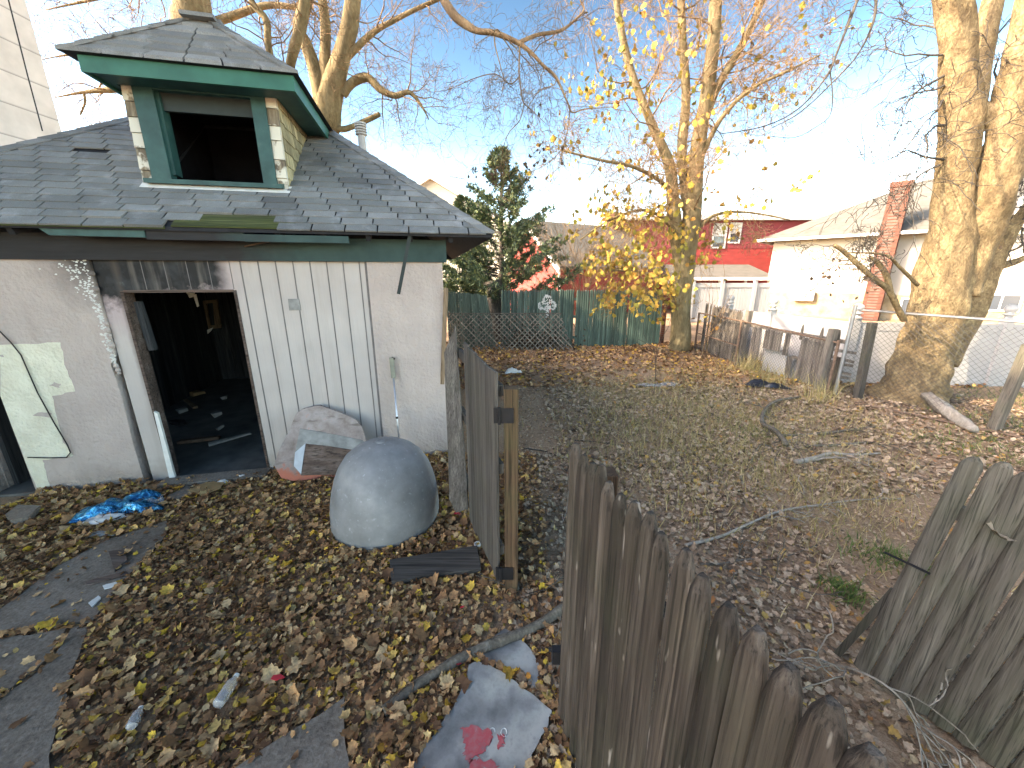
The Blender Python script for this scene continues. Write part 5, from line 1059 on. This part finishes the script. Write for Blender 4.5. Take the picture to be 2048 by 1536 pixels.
    for i, l in enumerate((A, Bs, B2, Cs, C2, C3, Ds, D2)):
        l = [(p_, r_ * .76) for p_, r_ in l]; S = limb(m, l, 16 if i < 3 else 10, .05, 70 + i)
        spawn(T, S, q, (11, 8, 9, 15, 10, 0, 6, 8)[i], (2.3, 2.0, 2.0, 1.3, 1.5, 0, 1.1, 1.3)[i], .45 if i == 0 else .2, kids=(5, 4, 3), rmax=.018, wob=.28, up=.05, rmin=.0034)
    mo = MB()
    for i, l in enumerate((O, O2, O3, O4, O5, O6, O7, O8)):
        l = [(p_, r_ * .66) for p_, r_ in l]; S = limb(mo, l, 10 if i < 2 else 6, .06, 90 + i, 4); spawn(T, S, q, (16, 14, 7, 9, 7, 5, 8, 6)[i], (.7, .9, .3, .4, .35, .3, .4, .35)[i], .45 if i == 0 else .2, kids=(4, 3, 2), rmax=.010, wob=.3, up=.0, droop=.15, rmin=.0018)
    m.build('trunk', M['barkA'], t, smooth=True); mo.build('arching_limb', M['barkC'], t, smooth=True); T.mesh('branches', M['barkC'], t)
    P = []
    for cx, cy, n in ((985, 350, 14), (950, 340, 6), (1060, 340, 8), (1080, 300, 9), (1130, 300, 4), (1072, 230, 7), (960, 350, 5)):
        c = at(cx, cy, 5.35); P += [c + Vector((q.gauss(0, .05), q.gauss(0, .05), q.gauss(-.02, .07))) for _ in range(n)]
    leaves('dead_leaves', np.array(P), rng.uniform(.04, .07, len(P)), M['dleaf'], .9, LEAF, 1.5, t, True)
    Y = 13; b = at(385, 200, Y); b.z = 0; t = thing('bare_tree', 'bare tree behind the dormer peak, its trunk leaving the top of the picture', 'tree', b); m = MB(); T = Twigs(); S = limb(m, [(b, .6), (b + Vector((0, 0, 3)), .52)] + px([(388, 100, .48), (384, 20, .45), (376, -60, .4), (366, -200, .32), (356, -420, .2)], Y), 14, .05, 5)
    S1 = limb(m, px([(386, 20, .25), (405, -60, .22), (440, -160, .16)], Y), 10, .05, 6)
    for l in (px([(380, 0, .12), (330, -30, .1), (260, -20, .08), (180, 0, .04), (90, 20, .012)], Y), px([(388, 190, .12), (300, 175, .09), (220, 180, .08), (165, 185, .04), (110, 195, .015)], Y), px([(390, 60, .12), (470, 30, .1), (540, 10, .08), (620, 20, .05)], Y), px([(386, 130, .1), (320, 120, .08), (240, 130, .06), (150, 110, .03), (80, 120, .01)], Y), px([(168, 186, .035), (170, 205, .03), (160, 230, .02)], Y)):
        S2 = limb(m, l, 8, .05, 7); spawn(T, S2, q, 9, 1.5, .1, kids=(5, 4, 3), rmax=.022, wob=.28, up=.03)
    m.build('trunk', M['barkA'], t, smooth=True); T.mesh('branches', M['barkC'], t)
back_trees()
def evergreen(px_, ptop, Y, name_label, wid, seed, dens=1.0, lean=0):
    q = random.Random(seed); top = at(px_, ptop, Y); b = Vector((top.x, Y, 0)); t = thing('evergreen_tree', name_label, 'tree', b); H = top.z
    m = MB(); m.tube([b, b + Vector((0, 0, H * .5)), b + Vector((0, 0, H * .97))], [.14, .09, .02], 8); V = []; F = []; W = wid
    br = MB(); n = int(135 * dens)
    P = []; D = []
    for i in range(n):
        f = (i + q.random()) / n; z = .5 + (H - .55) * f; R_ = W * (1 - f) ** .9 * q.uniform(.5, 1.35) + .06; a = q.uniform(0, 6.283); e = b + Vector((math.cos(a) * R_, math.sin(a) * R_, z + R_ * q.uniform(.25, .75))); s = b + Vector((0, 0, z)); mid = s.lerp(e, .5) + Vector((0, 0, -.08 * R_))
        br.tube([s, mid, e], [.025 * (1 - f) + .008, .014, .004], 4, False)
        k = int(52 * R_ / W * dens) + 16
        for j in range(k):
            u = q.uniform(.35, 1.08); c = s.lerp(mid, u * 2) if u < .5 else mid.lerp(e, u * 2 - 1); sp = .03 + .05 * R_ * (1.1 - abs(u - .6))
            c = c + Vector((q.gauss(0, sp * .6), q.gauss(0, sp * .6), q.gauss(0, sp * .4))); d = ((e - s).normalized() + Vector((q.gauss(0, .5), q.gauss(0, .5), q.gauss(.2, .4)))).normalized(); P.append(c); D.append(d)
    P = np.array(P); D = np.array(D); N = len(P); X = np.cross(D, rng.normal(0, 1, (N, 3))); X /= np.linalg.norm(X, axis=1, keepdims=True); L = rng.uniform(.1, .30, (N, 1)); w = rng.uniform(.012, .035, (N, 1))
    # a spray: centre blade with two side blades
    Y2 = np.cross(D, X); A_ = [P, P + X * w + D * L * .4, P + D * L, P - X * w + D * L * .4]; base = np.arange(N) * 12
    S1 = P + D * L * .3; d1 = (D * .6 + X * .8); S2 = P + D * L * .25; d2 = (D * .6 - X * .8)
    B_ = [S1, S1 + D * w + d1 * L * .3, S1 + d1 * L * .6, S1 - D * w + d1 * L * .3]; C_ = [S2, S2 + D * w + d2 * L * .3, S2 + d2 * L * .6, S2 - D * w + d2 * L * .3]
    Vv = np.stack(A_ + B_ + C_, 1).reshape(-1, 3); Fq = (np.arange(3 * N) * 4)[:, None] + np.arange(4)[None]
    m.build('trunk', M['barkD'], t, smooth=True); br.build('branches', M['barkD'], t); npmesh('foliage', Vv, Fq, M['needle'], t)
evergreen(1002, 296, 14.5, 'tall pointed evergreen standing behind the green fence', 2.35, 3, 1.35)
evergreen(925, 395, 15.5, 'smaller thin evergreen between the garage corner and the tall one', 1.5, 4, .8)
def small_trees():
    q = random.Random(8)
    def shrub(pxs, Y, h, n, label, mat='barkC', L=1.2, kids=(5, 4, 2), cat='shrub', name='bare_shrub', rr=.02, fan=.35):
        b = at(pxs, 600, Y); b.z = 0; t = thing(name, label, cat, b); T = Twigs()
        for i in range(n):
            d = Vector((q.gauss(0, fan), q.gauss(0, fan), 1)); grow(T, b + Vector((q.gauss(0, .12), q.gauss(0, .1), 0)), d, h * q.uniform(.7, 1.1), rr, 0, q, kids, 0, .13, .05, .6)
        T.mesh('stems', M[mat], t)
    shrub(1158, 15.5, 4.0, 9, 'bare many stemmed shrub behind the green fence before the pale roof', kids=(8, 5, 3))
    shrub(1412, 10.4, 1.75, 1, 'thin bare sapling growing up between the chain link and the tree', kids=(6, 3), name='sapling', rr=.014, fan=.1)
    shrub(1330, 7.2, 1.0, 1, 'single dead stem standing in the weeds in the middle of the yard', kids=(3, 2), name='dead_stem', rr=.008, fan=.2, mat='barkD')
    b = at(985, 600, 13.2); b.z = 0; t = thing('stump', 'dark broken trunk standing in the gap of the green fence', 'stump', b); m = MB(); limb(m, [(b, .42), (b + Vector((.05, 0, .8)), .36), (b + Vector((.1, 0, 1.5)), .33), (b + Vector((0, 0, 2.05)), .28)], 14, .12, 3); m.build('trunk', M['barkD'], t, smooth=True)
small_trees()

# ------------------------------------------------------------ fallen wood
def stick(pts, mat, label, r0, r1, twigs=0, name='fallen_branch', seed=1, lift=.0, n=9, cat='branch'):
    q = random.Random(seed); P = [G(a, b) for a, b in pts]; k = len(P); pr = [(p + Vector((0, 0, hgt(p.x, p.y) + r0 + (r1 - r0) * i / (k - 1) + lift * math.sin(math.pi * i / (k - 1)))), r0 + (r1 - r0) * i / (k - 1)) for i, p in enumerate(P)]
    if not twigs:
        m = MB(); limb(m, pr, n, .06, seed, 6); return tag(m.build(name, M[mat], smooth=True), label, cat)
    t = thing(name, label, cat, P[0]); m = MB(); S = limb(m, pr, n, .06, seed, 6); m.build('stem', M[mat], t, smooth=True); T = Twigs()
    for c in range(twigs):
        i = int(q.uniform(.15, .95) * (len(S) - 1)); p, r = S[i]; d = (S[min(i + 1, len(S) - 1)][0] - S[max(0, i - 1)][0]).normalized(); sd = Vector((-d.y, d.x, 0)) * q.choice((-1, 1)); grow(T, p, d * .7 + sd * q.uniform(.5, 1) + Vector((0, 0, q.uniform(-.05, .12))), q.uniform(.15, .5), r * .45, 0, q, (3, 2), .12, .2, .0, .7)
    T.mesh('twigs', M[mat], t)
stick([(768, 1432), (820, 1392), (880, 1352), (945, 1315), (1010, 1288), (1070, 1262), (1130, 1222)], 'deadwood', 'thick grey cut branch lying across the leaves to the picket fence', .026, .034, n=12, seed=2)
stick([(1600, 797), (1555, 808), (1530, 825), (1522, 855), (1545, 870), (1562, 888), (1570, 898)], 'deadwood', 'crooked mossy branch lying bent in the middle of the yard', .02, .035, 5, seed=3, lift=.06)
stick([(1590, 932), (1625, 925), (1660, 912), (1700, 912), (1760, 905)], 'palewood', 'bleached pale branch with forked end on the leaves', .035, .012, 5, seed=4)
stick([(1370, 1092), (1440, 1075), (1500, 1052), (1560, 1030), (1640, 1015), (1720, 1002), (1800, 1000)], 'palewood', 'long thin grey branch lying behind the picket tops', .014, .006, 10, seed=5, lift=.02)
stick([(1400, 1130), (1440, 1128), (1490, 1118), (1560, 1115), (1640, 1090)], 'deadwood', 'short curved twig lying nearest behind the picket fence', .010, .005, 8, seed=6)
stick([(1560, 875), (1620, 870), (1700, 862), (1750, 855)], 'deadwood', 'straight dark branch half hidden in the weeds', .022, .014, 3, seed=7)
stick([(1610, 897), (1680, 890), (1740, 885), (1780, 898)], 'deadwood', 'low brown branch above the bleached one', .018, .012, 3, seed=8)
stick([(1500, 930), (1520, 895), (1545, 905), (1550, 935)], 'deadwood', 'forked twig near the crooked branch', .014, .008, 4, seed=9)
stick([(1150, 880), (1200, 885), (1250, 895)], 'barkD', 'thin dark twig on the path beyond the gate', .008, .004, 2, seed=10)
stick([(1045, 895), (1090, 900), (1130, 915)], 'barkD', 'dark root like twig beside the gate post', .010, .005, 2, seed=12)
stick([(1030, 1240), (1050, 1190), (1085, 1180), (1110, 1195)], 'barkD', 'thin dark twig curling at the foot of the picket fence', .006, .004, 2, seed=13)
stick([(1640, 1330), (1700, 1410), (1780, 1470), (1880, 1540)], 'palewood', 'thin bare stems lying between the two foreground fences', .006, .004, 8, seed=14, lift=.25)
def log():
    a = G(1845, 815); b = G(1905, 845); a.z = .22; b.z = .10; c = b + (b - a) * .6; c.z = .05
    t = thing('log', 'split bleached log lying against the root of the big tree', 'log', b); m = MB(); limb(m, [(a, .075), (a.lerp(b, .5), .09), (b, .085), (c, .05)], 12, .14, 5); m.build('wood', M['palewood'], t, smooth=True)
log()

# ------------------------------------------------------------ litter and rubbish
def flat(name, pts, mat, label, cat, z=.02, th=.012, amp=.006, n=3, seed=1, warp=0.0):
    q = random.Random(seed); P = jag([G(a, b) for a, b in pts], amp, n, seed); P = [p + Vector((0, 0, z + (q.uniform(-warp, warp) if warp else 0))) for p in P]
    return tag(MB().prism(P, (0, 0, th)).build(name, M[mat]), label, cat)
flat('plank', [(780, 1132), (840, 1122), (955, 1103), (962, 1150), (880, 1160), (785, 1176)], 'plank', 'dark wet wooden plank lying flat before the gate', 'plank', .03, .03, .004)
def sheet():
    t = thing('plastic_sheet', 'cloudy torn sheet with red stains lying at the bottom of the picture', 'sheet', G(960, 1450))
    S = jag([G(a, b) for a, b in ((938, 1340), (958, 1333), (1002, 1352), (1060, 1396), (1103, 1432), (1096, 1462), (1070, 1510), (1050, 1560), (820, 1560), (848, 1505), (880, 1462), (908, 1425), (932, 1375))], .006, 4, 5); MB().prism([p + Vector((0, 0, .035)) for p in S], (0, 0, .006)).build('sheet', M['sheet'], t)
    for i, pl in enumerate(([(920, 1470), (945, 1462), (985, 1480), (978, 1505), (965, 1520), (940, 1536), (925, 1520), (932, 1500)], [(995, 1485), (1006, 1480), (1008, 1500), (998, 1512)], [(935, 1538), (960, 1530), (1000, 1545), (940, 1560)])): MB().prism([p + Vector((0, 0, .043)) for p in jag([G(a, b) for a, b in pl], .012, 6, i)], (0, 0, .002)).build('red_stain', M['redstain'], t)
    lt = MB()
    def arc(cx, cy, rx, ry, a0, a1): lt.tube([G(cx + rx * math.cos(R(a)), cy + ry * math.sin(R(a)), .043) for a in np.linspace(a0, a1, 9)], .0025, 4)
    arc(947, 1460, 6, 6, -20, 200); arc(985, 1462, 5, 6, 180, 380); arc(1008, 1465, 6, 9, 0, 360)
    lt.build('white_marks', M['paper'], t)
    flat('plastic_shard', [(1010, 1262), (1022, 1268), (1060, 1302), (1080, 1338), (1074, 1382), (1060, 1375), (1046, 1346), (990, 1335), (952, 1322), (962, 1296)], 'sheet', 'smaller grey torn plastic shard under the thick branch', 'sheet', .018, .005, .004, 3, 4)
sheet()
def crumple(name, mat, c, sx, sy, h, rz, label, cat, seed, n=22, extra=None):
    q = np.random.default_rng(seed); u = np.linspace(-1, 1, n); X, Y = np.meshgrid(u, u); Z = np.zeros_like(X)
    for k in range(14):
        a = q.uniform(0, 6.28); f = q.uniform(1.5, 7); Z += np.abs(np.sin(f * (X * np.cos(a) + Y * np.sin(a)) + q.uniform(0, 6))) * q.uniform(.3, 1) / f
    Z = (Z - Z.min()) / (Z.max() - Z.min()); edge = np.clip(1.25 - np.maximum(abs(X), abs(Y)) ** 4 * 1.1, .05, 1); Z = Z * edge * h
    rad = 1 + .18 * np.sin(3 * np.arctan2(Y, X) + seed) + .1 * np.sin(7 * np.arctan2(Y, X)); x = X * sx * rad; y = Y * sy * rad
    x += q.normal(0, sx * .02, X.shape); y += q.normal(0, sy * .02, X.shape)
    V = np.stack([c[0] + x * math.cos(rz) - y * math.sin(rz), c[1] + x * math.sin(rz) + y * math.cos(rz), c[2] + Z], -1).reshape(-1, 3); i = np.arange(n - 1)[None] + n * np.arange(n - 1)[:, None]
    return tag(npmesh(name, V, np.stack([i, i + 1, i + n + 1, i + n], -1).reshape(-1, 4), M[mat]), label, cat)
c = G(248, 1020); crumple('foil_bag', 'foil', (c.x, c.y, .02), .30, .15, .12, .35, 'crumpled shiny blue foil bag lying on the path', 'foil bag', 4)
c = G(212, 1045); crumple('paper_scrap', 'paper', (c.x, c.y, .03), .14, .06, .05, .2, 'torn white paper heaped beside the blue foil bag', 'paper', 7, 12)
c = G(310, 1010); crumple('foil_scrap', 'clear', (c.x, c.y, .03), .09, .05, .06, .5, 'crinkled clear wrapper at the end of the blue foil', 'wrapper', 8, 12)
c = G(205, 1075); crumple('paper_scrap', 'oldboard_in', (c.x, c.y, .03), .10, .03, .03, .1, 'grey green paper strips below the blue foil bag', 'paper', 9, 10)
c = G(1025, 748); crumple('plastic_bag', 'paper', (c.x, c.y, .03), .16, .09, .14, .3, 'white plastic bag on the leaves behind the gate', 'bag', 10, 14)
c = G(1535, 776); crumple('black_bag', 'blackbag', (c.x, c.y, .03), .34, .13, .14, -.25, 'flattened black plastic bag in the grass by the chain link', 'bag', 11, 18)
c = G(1320, 772); crumple('plastic_film', 'clear', (c.x, c.y, .02), .42, .1, .04, .1, 'dirty clear film half buried in the weeds', 'film', 12, 16)
c = G(445, 970); crumple('paper_scrap', 'paper', (c.x, c.y, .03), .05, .03, .03, .3, 'white paper scrap before the doorway, beside the tan board', 'paper', 13, 8)
c = G(485, 958); crumple('paper_scrap', 'paper', (c.x, c.y, .03), .03, .025, .03, .9, 'small white paper scrap on the leaves below the siding', 'paper', 14, 8)
flat('tan_board', [(380, 990), (405, 974), (450, 972), (442, 985), (410, 995)], 'tan', 'tan curled card piece on the leaves at the doorway', 'card', .04, .008, .004, 3, 2, .008)
flat('brick_piece', [(220, 1112), (250, 1108), (257, 1130), (232, 1150)], 'oldboard_brown', 'flat reddish tile piece lying on the path', 'tile', .027, .02, .003)
flat('wood_strip', [(170, 1172), (255, 1150), (260, 1156), (178, 1178)], 'oldboard_brown', 'thin reddish wood strip across the path', 'strip', .027, .012, .002)
flat('wood_chip', [(208, 1180), (235, 1172), (240, 1178), (212, 1186)], 'paper', 'pale wood splinter at the edge of the path', 'splinter', .03, .01, .003)
flat('wood_chip', [(180, 1215), (200, 1200), (205, 1205), (188, 1222)], 'paper', 'pale curled splinter left of the leaf bed, nearer the camera', 'splinter', .03, .01, .003)
flat('grey_stone', [(15, 1040), (40, 1020), (85, 1022), (60, 1045), (25, 1052)], 'concrete', 'flat pale stone at the far left edge of the path', 'stone', .01, .05, .006)
for i, (a, b, s, lab) in enumerate(((558, 1368, .035, 'bright red plastic scrap among the leaves near the bottle'), (925, 1226, .022, 'red scrap on the bare soil left of the picket fence'), (914, 1036, .03, 'crimson scrap under the sagging gate board'), (918, 1340, .02, 'small red scrap half under the thick branch'))):
    p = G(a, b); q = random.Random(i); P = [p + Vector((s * math.cos(t) * q.uniform(.6, 1.3), s * .55 * math.sin(t) * q.uniform(.6, 1.3), .04 + q.uniform(0, .02))) for t in (0, 1.2, 2.4, 3.6, 4.8)]; tag(MB().prism(P, (0, 0, .003)).build('red_scrap', M['redplastic']), lab, 'scrap')
def bottle(px0, px1, label, s=1.0):
    a = G(*px0) + Vector((0, 0, .055)); b = G(*px1) + Vector((0, 0, .05)); L = (b - a).length; T = (b - a).normalized().to_track_quat('Z', 'Y').to_matrix(); t = thing('plastic_bottle', label, 'bottle', a)
    r = .03 * s; prof = [(r * .8, 0), (r, L * .05)] + [(r * (1 if i % 2 else .9), L * (.1 + .06 * i)) for i in range(9)] + [(r * .95, L * .68), (r * .5, L * .85), (r * .38, L * .9)]
    m = MB().lathe(a, prof, 16, T); q = random.Random(3); m.v = [tuple(Vector(v) + Vector((q.gauss(0, .0007), q.gauss(0, .0007), q.gauss(0, .0007)))) for v in m.v]; m.build('body', M['clear'], t, smooth=True); MB().lathe(b - (b - a) * .1, [(r * .46, 0), (r * .46, L * .09), (0.001, L * .1)], 12, T).build('cap', M['whitepaint'], t)
bottle((440, 1425), (478, 1362), 'crushed clear plastic bottle lying on the leaves near the bottom edge')
bottle((268, 1470), (287, 1428), 'smaller crumpled clear bottle left of the other one', .8)
tag(MB().lathe(G(955, 1097) + Vector((0, 0, .03)), [(.028, 0), (.028, .02), (.022, .022), (.022, .0)], 14).build('plastic_ring', M['paper']), 'white plastic ring at the end of the plank', 'ring')
def debris():
    q = random.Random(77)
    spec = [((417, 891), (502, 870), .05, 'oldboard_in', 'long grey lath lying across the dark floor inside the doorway'), ((358, 886), (440, 878), .09, 'rustpipe', 'brown board lying on the sooty floor beyond the grey lath'), ((424, 832), (441, 828), .12, 'paper', 'pale crumpled scrap in the middle of the sooty floor'), ((444, 797), (456, 796), .10, 'paper', 'small pale box at the back of the sooty floor'), ((370, 800), (392, 818), .06, 'slatwood', 'broken reddish stick in the rubble inside the garage'), ((434, 860), (446, 856), .05, 'paper', 'white card lying between the laths inside the doorway'), ((355, 825), (375, 821), .10, 'paper', 'torn pale rag in the rubble inside the garage'), ((380, 785), (400, 790), .2, 'tan', 'brown carton lump far back inside the garage'), ((345, 845), (365, 850), .1, 'charredbit', 'charred lump by the jamb inside the garage')]
    for p0, p1, w, mt, lab in spec:
        a, b = [glob(gplane(*p, (0, 0, 1), .04)) for p in (p0, p1)]; m = MB(); m.bar(a, b + Vector((0, 0, .02)), w, .03 if w < .1 else .06); m.v = [tuple(Vector(v) + Vector((q.uniform(-.012, .012), q.uniform(-.012, .012), q.uniform(0, .02)))) for v in m.v]; tag(m.build('debris', M['char' if mt == 'charredbit' else 'oldboard_in' if mt == 'paper' else mt]), lab, 'debris')
debris()

# repeats of a kind share a group
GROUPS = {'fallen_branch': 'fallen branches lying in the yard', 'debris': 'debris on the garage floor', 'red_scrap': 'red plastic scraps on the ground', 'paper_scrap': 'paper scraps on the ground', 'wood_chip': 'pale splinters at the edge of the path', 'plastic_bottle': 'crushed plastic bottles in the leaves', 'timber_post': 'timber posts by the chain link fence', 'evergreen_tree': 'evergreens behind the green fence', 'green_fence': 'green stockade fence sections', 'chain_link_fence': 'chain link fences on the right', 'white_vinyl_fence': 'white vinyl fences on the right'}
for o in SC.objects:
    k = o.name.split('.')[0]
    if o.parent is None and k in GROUPS and 'category' in o: o['group'] = GROUPS[k]
